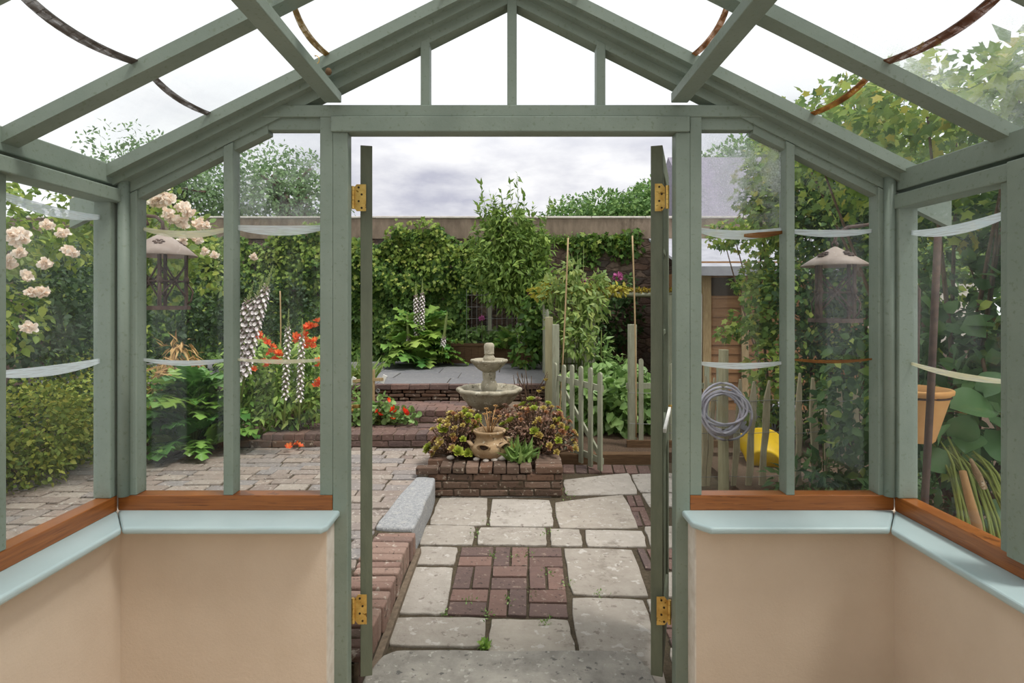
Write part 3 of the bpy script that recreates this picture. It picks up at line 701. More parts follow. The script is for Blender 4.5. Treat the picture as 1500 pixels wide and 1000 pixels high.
m = MB()
for p in SL:
    q = [z4(*a) + np.array([0, 0, random.uniform(-.004, .004)]) for a in p]
    zz = np.mean([a[2] for a in q]); q = [np.array([a[0], a[1], zz - .03]) for a in q]
    m.prism(jitter_poly(q[::-1], 5, .006), (0, 0, .03))
m.build('stone_slabs', M['slab'], path, bevel=.006)
# square of basket-weave bricks let into the slabs, and the strips by the right edge
def brick_quad(m, a, b, c, d, n_u, n_v, fn, z, th=.03):
    """fill the quad a b c d (near-left, near-right, far-right, far-left) with unit cells via fn(u0,u1,v0,v1)"""
    a, b, c, d = [np.array(q, float) for q in (a, b, c, d)]
    W = lambda u, v: (a * (1 - u) + b * u) * (1 - v) + (d * (1 - u) + c * u) * v
    for u0, u1, v0, v1 in fn:
        g = .0018 / (np.linalg.norm(b - a))
        g = .007 / np.linalg.norm(b - a); h = .007 / np.linalg.norm(d - a)
        q = [W(u0 + g, v0 + h), W(u1 - g, v0 + h), W(u1 - g, v1 - h), W(u0 + g, v1 - h)]
        dz = random.uniform(-.004, .004)
        q = [np.array([p[0] + random.uniform(-.003, .003), p[1] + random.uniform(-.003, .003), z + dz - th]) for p in q]
        m.prism(q, (0, 0, th))
cells = []
for r in range(3):
    for c in range(3):
        if (r + c) % 2 == 0: cells += [(c / 3, (c + 1) / 3, r / 3 + k / 6, r / 3 + (k + 1) / 6) for k in (0, 1)]
        else: cells += [(c / 3 + k / 6, c / 3 + (k + 1) / 6, r / 3, (r + 1) / 3) for k in (0, 1)]
m = MB(); brick_quad(m, z4(457, 660), z4(1003, 672), z4(970, 362), z4(525, 362), 0, 0, cells, ZP + .002)
strip = lambda n: [(0, .5, k / n, (k + 1) / n) if 0 else (0, 1, k / n, (k + 1) / n) for k in range(n)]
brick_quad(m, z4(1290, 268), z4(1370, 266), z4(1315, 135), z4(1250, 135), 0, 0, [(0, .5, 0, .45), (.5, 1, 0, .45), (0, 1, .45, .6), (0, .5, .6, 1), (.5, 1, .6, 1)], ZP)
brick_quad(m, z4(1335, 460), z4(1560, 460), z4(1500, 370), z4(1295, 368), 0, 0, [(0, .2, 0, 1), (.2, .4, 0, 1), (.4, 1, 0, .5), (.4, 1, .5, 1)], ZP)
brick_quad(m, z4(1470, 860), z4(1640, 860), z4(1590, 670), z4(1400, 672), 0, 0, [(0, .5, 0, .5), (.5, 1, 0, .5), (0, 1, .5, .75), (0, 1, .75, 1)], ZP)
brick_quad(m, G(824, 692, ZP), G(955, 693, ZP), G(950, 681, ZP), G(824, 680, ZP), 0, 0, [(k / 7, (k + 1) / 7, 0, 1) for k in range(7)], ZP)
m.build('brick_inlay', M['brick'], path, bevel=.004)
# moss and weeds in the joints
pp = []
for i in range(260):
    x, y = random.choice([(452, 655), (640, 660), (640, 800), (660, 400), (745, 400), (820, 400), (825, 560), (905, 480), (640, 265), (590, 300), (985, 135), (925, 220), (910, 300), (1000, 520), (560, 600), (900, 690), (740, 600), (1140, 570)])
    pp.append(z4(x + random.gauss(0, 16), y + random.gauss(0, 12)))
pp = np.array(pp); v, f = leafarr(pp, rnd(len(pp)) * .8 + [0, 0, .8], rnd(len(pp)), .018, 'tiny')
tag(tri_obj('joint_moss', v, f, M['potato'], smooth=False), 'tiny green weeds growing in the path joints', 'weeds', kind='stuff')
pp = np.concatenate([np.array([z4(630, 806)]) + rnd(40) * [.012, .012, .004] + [0, 0, .01], np.array([z4(450, 648)]) + rnd(30) * [.012, .012, .004]])
v, f = leafarr(pp, rnd(len(pp)) * .7 + [0, 0, .7], rnd(len(pp)) + [0, 0, 1], .03, 'ovate')
tag(tri_obj('weed_tuft', v[:40 * 7], f[:40 * 6], M['acanthus_lime']), 'bright green weed in the joint behind the door step', 'weed')

m = MB(); q = [(-.615, 2.262), (.60, 2.262), (.60, 2.50), (.56, 2.60), (.50, 2.625), (-.50, 2.63), (-.57, 2.59), (-.615, 2.45)]
m.prism(jitter_poly([(x, y, ZP - .02) for x, y in q], 4, .006), (0, 0, .085))
tag(m.build('door_step', M['stepslab'], bevel=.012, seg=3), 'broad grey stone door step speckled with lichen', 'step', kind='structure')

# terrace of setts on the left with its kerb
ter = st('terrace', 'raised terrace of worn brick setts left of the path', 'terrace', (-3, 4, ZT))
m = MB(); m.box(-6.2, -.645, 2.38, 6.0, -.3, ZT - .012); m.build('bedding', M['grit'], ter)
m = MB(); y = 2.42; r = 0
while y < 5.93:
    h = random.uniform(.11, .17); x = (-.874 if y < 3.75 else -.90 + .13 * (y - 3.75) / 1.2 if y < 4.9 else -.735) - random.uniform(0, .012)
    if y + h > 5.95: h = 5.95 - y
    while x > -6.1:
        L = random.choice([.2, .22, .26, .15, .3, .38, .12])
        s = .02 * math.sin(x * 2.1 + y)
        j = lambda: random.uniform(-.011, .011)
        zz = ZT + random.uniform(-.005, .005)
        m.prism([(x - L + j() + .008, y + s + j(), zz - .03), (x + j(), y + s + j(), zz - .03), (x + j(), y + h - .012 + s + j(), zz - .03), (x - L + .008 + j(), y + h - .012 + s + j(), zz - .03)], (0, 0, .03))
        x -= L + .004
    y += h
m.build('setts', M['sett'], ter, bevel=.007)
kerb = st('kerb', 'brick on edge kerb along the left of the sunken path', 'kerb', (-.75, 3, ZT))
m = MB(); m.box(-.86, -.628, 2.39, 3.75, -.2, ZT - .012); m.build('mortar_bed', M['mortar'], kerb)
m = MB(); y = 2.40
while y < 3.72:
    h = random.uniform(.066, .076); dx = random.uniform(-.008, .008)
    m.box(-.862 + dx, -.618 + dx, y, y + h, -.10, ZT + random.uniform(.0, .012), .004); y += h + .013
m.build('brick_course', M['palebrick'], kerb, bevel=.011, seg=3)
m = MB(); m.box(-.622, -.585, 2.39, 3.8, -.2, -.098, .004); m.build('cement_fillet', M['mortar'], kerb)
m = MB(); g = [(-.89, 3.79, 0), (-.628, 3.77, 0), (-.622, 4.1, 0), (-.63, 4.88, 0), (-.80, 4.9, 0), (-.86, 4.3, 0)]
m.prism(jitter_poly([(x, y, -.16) for x, y, z in g], 4, .008), (0, 0, .205))
tag(m.build('kerb_stone', M['granite'], bevel=.018, seg=3), 'long grey granite kerb stone between brick kerb and planter', 'kerb stone')

# steps up to the patio
def brick_run(m, x0, x1, y0, y1, z0, z1, L, gap=.01, j=.004, off=0.):
    x = x0 - off
    while x < x1 - .02:
        l = L * random.uniform(.93, 1.07); a, b = max(x, x0), min(x + l - gap, x1)
        if b - a > .03: m.box(a, b, y0, y1, z0, z1 + random.uniform(-.003, .003), j)
        x += l
steps = st('garden_steps', 'three brick and stone steps rising to the upper patio', 'steps', (-1.5, 6.5, ZT))
core = MB(); br = MB(); pb = MB()
X0, X1 = -2.55, .47
core.box(X0, X1, 5.965, 6.6, -.2, .155); core.box(X0, X1, 6.545, 7.3, -.2, .29)
br.v = br.v
brick_run(br, X0, -.60, 5.95, 6.06, .035, .092, .225); brick_run(br, X0, -.60, 5.95, 6.17, .10, .165, .112)
brick_run(br, X0, -.60, 6.18, 6.27, .13, .163, .225)
for k in range(2): brick_run(br, X0, -.60, 6.28 + k * .115, 6.385 + k * .115, .13, .165, .225, off=.1 * k)
brick_run(br, X0, -.5, 6.53, 6.63, .168, .225, .225, off=.05); brick_run(br, X0, -.5, 6.53, 6.74, .235, .302, .115)
for k in range(4): brick_run(br, X0, -.5, 6.75 + k * .108, 6.85 + k * .108, .27, .302, .225, off=.11 * (k % 2))
core.build('core', M['mortar'], steps); br.build('bricks', M['brick'], steps, bevel=.006)
m = MB()
for k in range(3):
    x = X0
    while x < X1:
        L = random.uniform(.12, .34); h = .046
        m.box(x, min(X1, x + L - .012), 7.19 + random.uniform(-.012, .006), 7.3, .302 + k * h, .302 + (k + 1) * h - .008, .006); x += L
m.build('stone_riser', M['mossbrick'], steps, bevel=.012)
m = MB(); brick_run(m, X0 - 2.5, X1, 7.165, 7.28, .442, .505, .235); m.build('patio_edge_bricks', M['brick'], steps, bevel=.006)

pat = st('upper_patio', 'upper patio of grey slate slabs in front of ivy wall', 'patio', (-1, 8.5, ZU))
m = MB(); m.box(-6.2, .49, 7.28, 10.32, -.3, ZU - .012); m.build('bedding', M['grit'], pat)
m = MB(); y = 7.29
for r in range(5):
    x = -6.1 + (r % 2) * .35
    h = (.56, .62, .58, .66, .6)[r]
    while x < .45:
        L = random.choice([.62, .88, .9]); m.box(x, min(x + L - .012, .485), y, y + h - .012, ZU - .03, ZU + random.uniform(-.003, .004), .002); x += L
    y += h
m.build('slate_slabs', M['slate'], pat, bevel=.005)

# beds
m = MB(); m.box(-6.2, -2.6, 5.96, 7.3, -.3, .10); m.box(-6.2, -4.15, 2.4, 6.0, -.3, .05)
bed = m.build('flower_bed', M['mulch']); tag(bed, 'dark earth of the flower bed left of the steps', 'flower bed', kind='structure')
m = MB(); brick_run(m, -4.0, -2.02, 5.93, 6.03, .035, .10, .225)
tag(m.build('bed_edging', M['mossbrick'], bevel=.006), 'low brick edging along the flower bed beside the terrace', 'edging', kind='structure')
m = MB(); m.box(.49, 12, 6.02, 10.32, -.3, -.04); m.box(1.95, 12, 2.4, 6.1, -.3, -.08)
tag(m.build('vegetable_bed', M['mulch']), 'dark mulched ground of the garden right of the path', 'bed', kind='structure')
m = MB(); m.box(.5, 1.5, 5.93, 6.04, -.155, -.035)
tag(m.build('sleeper', M['brownwood'], bevel=.008), 'brown timber sleeper on edge behind the open picket gate', 'sleeper')

# ------------------------------------------------------------------ brick planter with the fountain
pl = thing('brick_planter', 'low red brick planter carrying the stone fountain', 'planter', (-.15, 5.9, ZP))
m = MB(); m.box(-.70, .425, 4.925, 7.15, -.16, .05); m.build('core', M['mortar'], pl)
m = MB()
for k, (za, zb, o) in enumerate(((-.128, -.070, .0), (-.061, -.003, .11), (.006, .058, .05))):
    brick_run(m, -.70, .44, 4.905, 5.01, za, zb, .228, off=o)
    y = 4.93 + .1 * (k % 2)
    while y < 7.0:
        m.box(.335, .443, y, y + .215, za, zb, .003); m.box(-.715, -.61, max(5.02, y), y + .215, za, zb, .003); y += .226
brick_run(m, -.60, .20, 4.895, 5.11, .066, .128, .112, j=.004); m.box(.21, .445, 4.895, 5.0, .064, .126, .004); m.box(.21, .445, 5.01, 5.11, .064, .126, .004)
m.box(-.80, -.615, 4.88, 4.985, .062, .122, .005)
y = 5.12
while y < 7.0:
    m.box(.225, .447, y, y + .105, .066, .126, .004); m.box(-.73, -.51, y, y + .105, .066, .126, .004); y += .114
m.build('bricks', M['mossbrick'], pl, bevel=.009)
m = MB(); m.box(-.52, .24, 5.1, 7.1, .04, .112); m.build('soil', M['soil'], pl)

fx, fy = P(716.5, 569, 6.0)[0], 6.0
fo = thing('fountain', 'two tier cast stone fountain with scalloped bowls in the planter', 'fountain', (fx, fy, .112))
def scal(n, amp, z_amp=0):
    def w(r, z, a, i):
        s = abs(math.cos(a * n / 2)); return (r * (1 + amp * (s - .6)), z)
    return w
c0 = (fx, fy, 0)
m = MB(); m.lathe([(.13, .10), (.135, .14), (.125, .17), (.085, .20), (.076, .25), (.074, .34), (.082, .385), (.10, .41)], c0, 32); m.build('pedestal', M['fount'], fo, True)
def bowl(nm, prof, n, amp, rim0):
    m = MB()
    w = scal(n, amp)
    m.lathe(prof, c0, 96, lambda r, z, a, i: w(r, z, a, i) if i >= rim0 else (r, z)); m.build(nm, M['fount'], fo, True)
bowl('lower_bowl', [(.0, .395), (.09, .40), (.15, .425), (.225, .475), (.272, .53), (.288, .565), (.305, .585), (.325, .600), (.332, .616), (.326, .632), (.308, .640), (.288, .634), (.272, .612), (.24, .575), (.15, .545), (.0, .54)], 10, .09, 5)
m = MB(); m.lathe([(.108, .535), (.105, .556), (.085, .566), (.07, .576), (.072, .60), (.084, .63), (.086, .665), (.074, .70), (.06, .715), (.066, .735), (.070, .79), (.062, .81)], c0, 32); m.build('column', M['fount'], fo, True)
bowl('upper_bowl', [(.0, .795), (.065, .80), (.11, .825), (.152, .865), (.168, .890), (.182, .902), (.188, .916), (.182, .928), (.168, .93), (.155, .912), (.12, .892), (.0, .885)], 8, .10, 4)
m = MB(); m.lathe([(.05, .88), (.056, .895), (.063, .92), (.062, .945), (.046, .97), (.043, .978), (.054, .985), (.050, .995), (.049, 1.03), (.052, 1.06), (.047, 1.085), (.03, 1.098), (.0, 1.10)], c0, 28,
            lambda r, z, a, i: (r * (1 + .05 * math.cos(a * 8)) if 8 <= i <= 11 else r, z)); m.build('finial', M['fount'], fo, True)
m = MB(); m.lathe([(0, .576), (.252, .578)], c0, 48)
wt = NT('still_water'); b = wt.n('ShaderNodeBsdfPrincipled', i_Roughness=.05); b.inputs['Base Color'].default_value = S(74, 78, 76); b.inputs['Specular IOR Level'].default_value = .6; wt.l(b, 0, wt.out, 0)
m.build('water', wt.m, fo)

# strawberry pot at the front of the planter
px_, py_ = P(717, 660, 5.19)[0], 5.19
sp = thing('strawberry_pot', 'pale clay strawberry pot with side pockets at the planter front', 'pot', (px_, py_, .128))
m = MB(); prof = [(.0, .0), (.10, .0), (.145, .03), (.178, .075), (.176, .115), (.15, .145), (.125, .165), (.118, .19), (.13, .215), (.145, .232), (.148, .245), (.137, .25), (.122, .242), (.108, .215), (.105, .19), (.14, .12), (.10, .04), (0, .03)]
m.lathe(prof, (px_, py_, .128), 40); m.build('body', M['terra_pale'], sp, True)
for a in (-1.82, -.72, .6, 1.9, 3.4):
    m = MB(); cx_, cy_ = px_ + .158 * math.cos(a), py_ + .158 * math.sin(a)
    d = np.array([math.cos(a), math.sin(a), 0.])
    up = np.array([0, 0, 1.]); s_ = np.cross(d, up)
    ring = []
    for k in range(14):
        t = 2 * math.pi * k / 14
        ring.append((t, s_ * math.cos(t) * .056 + (up * .75 + d * .55) * math.sin(t) * .042))
    base = np.array([cx_, cy_, .128 + .128])
    o1 = [base + q - d * .012 for t, q in ring]; o2 = [base + q * 1.12 + d * .03 - up * 0 for t, q in ring]; o3 = [base + q * .80 + d * .028 for t, q in ring]; o4 = [base + q * .74 - d * .012 for t, q in ring]
    vs = o1 + o2 + o3 + o4; n = 14
    m.add(vs, [(r * n + k, r * n + (k + 1) % n, (r + 1) * n + (k + 1) % n, (r + 1) * n + k) for r in range(3) for k in range(n)])
    m.build('pocket', M['terra_pale'], sp, True)
m = MB()
for a in (-1.82, -.72, .6, 1.9, 3.4):
    m.blob((px_ + .150 * math.cos(a), py_ + .150 * math.sin(a), .128 + .128), (.042, .042, .030), 10, 0)
m.blob((px_, py_, .128 + .19), (.112, .112, .015), 14, 0); m.build('soil', M['soil'], sp)
su = thing('dry_succulent', 'dry straggly succulent growing out of the strawberry pot', 'plant', (px_, py_, .33))
m = MB(); tips = []
for k in range(7):
    a = k * 2.4; r_ = .05 + .012 * k; h = .13 + .035 * (k % 4)
    p = [(px_ + .01 * math.cos(a), py_ + .01 * math.sin(a), .32), (px_ + .5 * r_ * math.cos(a), py_ + .5 * r_ * math.sin(a), .32 + h * .6), (px_ + r_ * math.cos(a), py_ + r_ * math.sin(a), .33 + h)]
    m.tube(p, .005, 6); tips.append(p[-1])
m.build('stem', M['drystem'], su, True)
rv = [rosette(14, .035, .01) for _ in tips]
for (v, f), t_ in zip(rv, tips): tri_obj('rosette', v + np.array(t_), f, M['drysucc'], su)

for (qx, qy, r_), lb in zip(((698, 674, .026), (712, 676, .024), (724, 675, .026), (735, 673, .05), (660, 672, .03)),
        ('small white pebble at the left foot of the strawberry pot', 'white pebble lying in front of the strawberry pot, second from its left foot',
         'white pebble in front of the strawberry pot, beside the largest stone', 'largest white stone, right of the strawberry pot', 'pale stone under the lime aeonium left of the strawberry pot')):
    p = G(qx, qy, .13); m = MB(); m.blob((p[0], p[1], .126 + r_ * .55), (r_ * 1.15, r_ * .9, r_ * .65), 14, .06)
    tag(m.build('pebble', M['pebble'], smooth=True), lb, 'stone', 'white stones round the strawberry pot')

# aeoniums
ros = {k: mesh_only('rosette_' + k, *rosette(n, 1.0, .12, 'spoon', 3, w), M[mt]) for k, n, w, mt in
       (('lime', 34, 1.3, 'aeo_green'), ('olive', 26, 1.2, 'aeo_mix'), ('bronze', 24, 1.2, 'aeo_red'), ('purple', 22, 1.1, 'aeo_dark'))}
def aeonium(label, c, r, n, mix, lows, rs=(.04, .07), yellow=()):
    t = thing('aeonium', label, 'succulent', (c[0], c[1], .112)); m = MB(); k = 0
    base = np.array([c[0], c[1], .112])
    while k < n:
        a = random.uniform(0, 2 * math.pi); e = math.asin(random.uniform(.0, 1)); 
        d = np.array([math.cos(a) * math.cos(e), math.sin(a) * math.cos(e), math.sin(e)])
        if d[1] > .65: continue
        q = base + d * np.array(r) * random.uniform(.8, 1.05) + np.array([0, 0, .03])
        m.tube([base + d * np.array([r[0] * .25, r[1] * .25, 0]), base * .45 + q * .55 - np.array([0, 0, .02]), q], [.009, .007, .006], 6)
        kind = random.choices(list(mix), list(mix.values()))[0]
        sc = random.uniform(*rs) * (1.1 if kind == 'lime' else 1)
        z = Vector(d * .6 + np.array([0, -.35, .8])).to_track_quat('Z', 'Y').to_euler()
        instance(ros[kind], 'rosette', q, z, sc, t); k += 1
    for (yx, yy, yY, sc) in yellow:
        q = P(yx, yy, yY); instance(ros['lime'], 'rosette', q, (.7, random.uniform(-.2, .2), random.random() * 6), sc, t)
    m.build('stems', M['bark'], t, True)
    v, f = bushy([(c[0], c[1], .112 + r[2] * .42, r[0] * .85, r[1] * .85, r[2] * .55)], int(lows), .03, 'spoon', .2, .6, .35, .5, 1.2, .12)
    tri_obj('small_leaves', v, f, M['aeo_dark'] if mix.get('purple') else M['aeo_mix'], t)
    return t
aeonium('olive and bronze aeonium bush on the planter left of the fountain', (-.50, 5.33), (.25, .26, .40), 70, {'olive': 7, 'bronze': 2, 'purple': 2, 'lime': 3}, 900, (.03, .05),
        yellow=((671, 662, 5.08, .065), (681, 604, 5.35, .05), (648, 628, 5.2, .06), (700, 612, 5.2, .045)))
aeonium('large bronze and lime aeonium bush on the planter right of the fountain', (.24, 5.45), (.38, .34, .46), 92, {'olive': 7, 'bronze': 6, 'purple': 3, 'lime': 3}, 1700, (.03, .05),
        yellow=((748, 617, 5.3, .055), (766, 594, 5.5, .055), (784, 596, 5.5, .06), (818, 617, 5.3, .055), (829, 630, 5.3, .05), (818, 646, 5.2, .045)))
aeonium('dark red aeonium behind the left of the fountain bowl', (-.33, 6.25), (.2, .22, .40), 22, {'bronze': 8, 'purple': 3}, 300)
aeonium('purple aeonium at the foot of the fountain pedestal', (-.05, 5.72), (.2, .18, .36), 24, {'purple': 6, 'bronze': 2}, 400, (.035, .055))
t = thing('bare_shrub', 'leafless brown twiggy shrub right of the fountain bowl', 'shrub', (.20, 6.5, .112)); m = MB()
for k in range(9):
    a = random.uniform(-1, 1); q = [np.array([.20 + random.uniform(-.03, .03), 6.5, .11])]
    for j in range(5): q.append(q[-1] + np.array([a * .05 + random.uniform(-.05, .05), random.uniform(-.03, .03), random.uniform(.10, .15)]))
    m.tube(q, [.014, .012, .010, .008, .006, .003], 6)
m.build('branches', M['bark'], t, True)
rv = []; 
for q in (P(800, 558, 6.4), P(796, 570, 6.4), P(790, 575, 6.3)): v, f = rosette(16, .05, .01); rv.append((v + q, f))
for v, f in rv: tri_obj('rosette', v, f, M['aeo_mix'], t)
t = thing('spiky_plant', 'green strap leaved tuft on the planter right of the strawberry pot', 'plant', (.08, 5.14, .12))
n = 150; base = np.array([.08, 5.14, .125]) + rnd(n) * [.055, .05, .0]
D = rnd(n) * [.6, .6, .1] + [0, -.1, .75]
v, f = leafarr(base, D, rnd(n), rng.uniform(.12, .22, n), 'blade', 1.5); tri_obj('leaves', v, f, M['grassy'], t)

# ------------------------------------------------------------------ gate, posts, fences
def picket(m, c, h, w=.055, th=.018, d=(1, 0, 0), top='round', z=ZP):
    c = np.array(c, float); d = nrm(d); n = np.array([-d[1], d[0], 0]) * th; pts = [(-w / 2, 0), (w / 2, 0), (w / 2, h - w / 2)]
    if top == 'round': pts += [(w / 2 * math.cos(a), h - w / 2 + w / 2 * math.sin(a)) for a in np.linspace(.4, math.pi - .4, 6)]
    elif top == 'point': pts += [(0, h)]
    else: pts[-1] = (w / 2, h); pts += [(-w / 2, h)]
    if top != 'flat': pts += [(-w / 2, h - w / 2)]
    m.prism([c + d * a + np.array([0, 0, b]) - n / 2 for a, b in pts], n)
gt = thing('picket_gate', 'sage picket gate with round tops swung open towards the path', 'gate', (.49, 6.2, -.11))
g0, g1 = np.array([.487, 6.27, 0]), np.array([.878, 5.57, 0]); gd = nrm(g1 - g0); gl = np.linalg.norm(g1 - g0)
for px, pt in ((813, 531), (826, 534), (838, 534), (851, 536), (865, 538), (879, 545)):
    # where the sight line of each picket meets the gate's plane
    s_ = (px - CX) / F; q = ((s_ * g0[1]) - g0[0]) / (gd[0] - s_ * gd[1]); c = g0 + gd * q
    zt = CZ - (pt - HY) / F * c[1]
    m = MB(); picket(m, (c[0], c[1], -.105), zt + .105, .058, .02, gd); m.build('picket', M['greenwood'], gt)
gn = np.array([-gd[1], gd[0], 0]) * -.03
gn = np.array([gd[1], -gd[0], 0]) * -.026
for z in (.70, .0):
    m = MB(); m.bar(g0 + gn + [0, 0, z], g1 - gd * .02 + gn + [0, 0, z - .02], .022, .06); m.build('rail', M['greenwood'], gt)
m = MB(); m.bar(g0 + gn * 1.7 + [0, 0, .60] + gd * .06, g1 + gn * 1.7 + [0, 0, .03] - gd * .1, .02, .05); m.build('brace', M['greenwood'], gt)
def post(name, label, x, y, z0, z1, w, d, mat='greenwood'):
    m = MB(); m.box(x - w / 2, x + w / 2, y - d / 2, y + d / 2, z0, z1); return tag(m.build(name, M[mat], bevel=.004), label, 'post')
post('gate_post', 'thick square wooden post the picket gate hangs from', P(804, 464, 6.55)[0], 6.55, -.12, P(804, 464, 6.55)[2], .085, .085, 'postwood')
post('gate_post', 'slimmer pale green post in front of the thick gate post', P(814, 475, 6.38)[0], 6.38, -.12, P(814, 475, 6.38)[2], .075, .06)
post('latch_post', 'tall sage post right of the gateway with cane tied to it', P(926, 475, 6.3)[0], 6.3, -.12, P(926, 475, 6.3)[2], .085, .08)
# close-boarded divider running back to the wall beside the patio
fe = thing('board_fence', 'grey green boarded fence running back from the gate to the ivy wall', 'fence', (.49, 8.2, -.1))
for k, y in enumerate(np.arange(6.66, 10.2, .118)):
    h = 1.02 + .38 * (y > 7.6) + .1 * math.sin(k * 5.1) * .3
    m = MB(); m.box(.485, .503, y, y + .108, -.1, h); m.build('board', M['greenwood'], fe)
for z in (.3, .9):
    m = MB(); m.box(.505, .545, 6.6, 10.2, z, z + .07); m.build('rail', M['greenwood'], fe)
# picket run to the right of the gateway
pf = thing('picket_fence', 'low picket fence on a gravel board right of the gateway', 'fence', (1.6, 6.28, -.1))
for k, (px, top) in enumerate(((939, 525), (977, 530), (985, 532))):
    q = P(px, top, 6.25); m = MB(); picket(m, (q[0], q[1], .02), q[2] - .02, .05, .018); m.build('picket', M['greenwood'], pf)
for k in range(4):
    m = MB(); picket(m, (1.86 + k * .13, 6.27, .02), .85, .05, .018); m.build('picket', M['greenwood'], pf)
m = MB(); m.box(1.255, 2.4, 6.29, 6.32, .58, .64); m.build('rail', M['greenwood'], pf)
m = MB(); m.box(1.25, 2.4, 6.22, 6.26, -.12, .035); m.build('gravel_board', M['brownwood'], pf)
m = MB()
for z in (.22, .55): m.tube([(1.27, 6.215, z), (1.6, 6.215, z - .01), (2.3, 6.215, z)], .003, 6)
m.build('wire', M['wire'], pf)
def cane(label, a, b, r=.008, name='bamboo_cane', mat='cane'):
    m = MB(); pts = [np.array(a) * (1 - t) + np.array(b) * t + np.array([.012 * math.sin(t * 3), 0, 0]) for t in np.linspace(0, 1, 9)]
    m.tube(pts, r, 7); return tag(m.build(name, M[mat], smooth=True), label, 'cane')
cane('bamboo cane tied upright to the tall sage post right of the gateway', P(932, 640, 6.22), P(926, 345, 6.22), .009)
cane('bamboo cane leaning up through the yellow green climber by the gate', (P(816, 590, 6.45)[0], 6.45, -.13), P(832, 348, 6.45), .009)
cane('brown cane standing in front of the dark ivy among orange flowers', P(409, 560, 6.4), P(410, 426, 6.4), .008)

# ------------------------------------------------------------------ wall at the end, ivy and borders
YW = 10.34
wl = st('wall_garden', 'old rubble stone wall with cement top closing the garden', 'garden wall', (0, YW, 0))
m = MB(); m.box(-12, 5.2, YW, YW + .4, -.3, 2.66); m.build('stonework', M['stonewall'], wl)
m = MB(); m.box(-12, 5.2, YW - .02, YW + .42, 2.66, 3.02, .0); m.build('cement_band', M['cement'], wl)
m = MB(); x = -12
while x < 5.2:
    m.box(x, x + .95, YW - .045, YW + .44, 3.02, 3.055 + random.uniform(0, .006), .002); x += .96
m.build('coping', M['coping'], wl, bevel=.01)

def wall_leaves(x0, x1, z0, z1, y, n, size, tmpl='ivy', thick=.3, edge=None, wid=1.0, droop=.8):
    x = rng.uniform(x0, x1, n); z = rng.uniform(z0, z1, n)
    b = .5 + .22 * np.sin(x * 5.1 + 1.3 * np.sin(z * 3.3)) + .2 * np.sin(z * 6.7 + 2.1 * np.sin(x * 2.7)) + .12 * np.sin(x * 13 + z * 9)
    if edge is not None:
        k = edge(x, z); x, z, b = x[k], z[k], b[k]; n = len(x)
    p = np.stack([x, y - thick * np.clip(b, .05, 1.1) * rng.random(n) ** .35, z], 1)
    D = rnd(n) * .5 + [0, -.35, -droop]; N = rnd(n) * .45 + [0, -.85, .5]
    return leafarr(p, D, N, size * rng.uniform(.6, 1.25, n), tmpl, wid)
t = thing('creeper', 'dense green creeper covering the garden wall left of the tall shrub', 'climbing plant', (-2.5, YW - .1, .5))
v, f = wall_leaves(-8.5, .62, .45, 2.95, YW, 26000, .092, 'ivy', .44, lambda x, z: (z < 2.72 + .12 * np.sin(x * 3.1) + .08 * np.sin(x * 9)) & ~((x > -.75) & (x < .3) & (z < 1.62 + .12 * np.sin(x * 7)) & (z > .9)))
tri_obj('foliage', v, f, M['ivy'], t)
v, f = wall_leaves(-8.5, .4, 2.25, 3.0, YW - .08, 3800, .08, 'ivy', .40, lambda x, z: z < 2.70 + .16 * np.sin(x * 3.1) + .1 * np.sin(x * 9 + 1) + .22 * np.exp(-((x + 1.75) / .35) ** 2))
tri_obj('new_growth', v, f, M['ivytop'], t)
v, f = wall_leaves(-8.5, .3, 1.7, 2.5, YW - .33, 1500, .07, 'ivy', .15)
tri_obj('pale_growth', v, f, M['ivytop'], t)
t = thing('creeper', 'thin creeper trailing down the bare stone wall at the right', 'climbing plant', (1.7, YW - .05, 2.4))
bl = [(1.55, YW - .08, 2.58, .75, .12, .16), (1.35, YW - .06, 2.35, .3, .1, .22), (2.0, YW - .08, 2.5, .35, .12, .25), (1.1, YW - .06, 2.05, .12, .08, .35), (1.15, YW - .05, 1.75, .2, .08, .15), (2.15, YW - .08, 2.75, .2, .1, .1)]
v, f = bushy(bl, 620, .10, 'ivy', .7, .3, .2, .2); tri_obj('foliage', v, f, M['ivy'], t)
v, f = bushy(bl[:1], 120, .10, 'ivy', .7, .3, .5, .3); tri_obj('new_growth', v, f, M['ivytop'], t)
p = np.stack([rng.uniform(.6, 2.3, 1400), YW - .02 - .06 * rng.random(1400), 2.64 + rng.normal(size=1400) * .035], 1)
v, f = leafarr(p, rnd(1400) * .5 + [0, -.4, .5], rnd(1400), .045, 'tiny')
tag(tri_obj('moss', v, f, M['grassy'], smooth=False), 'green moss along the ledge of the bare stone wall', 'moss', kind='stuff')

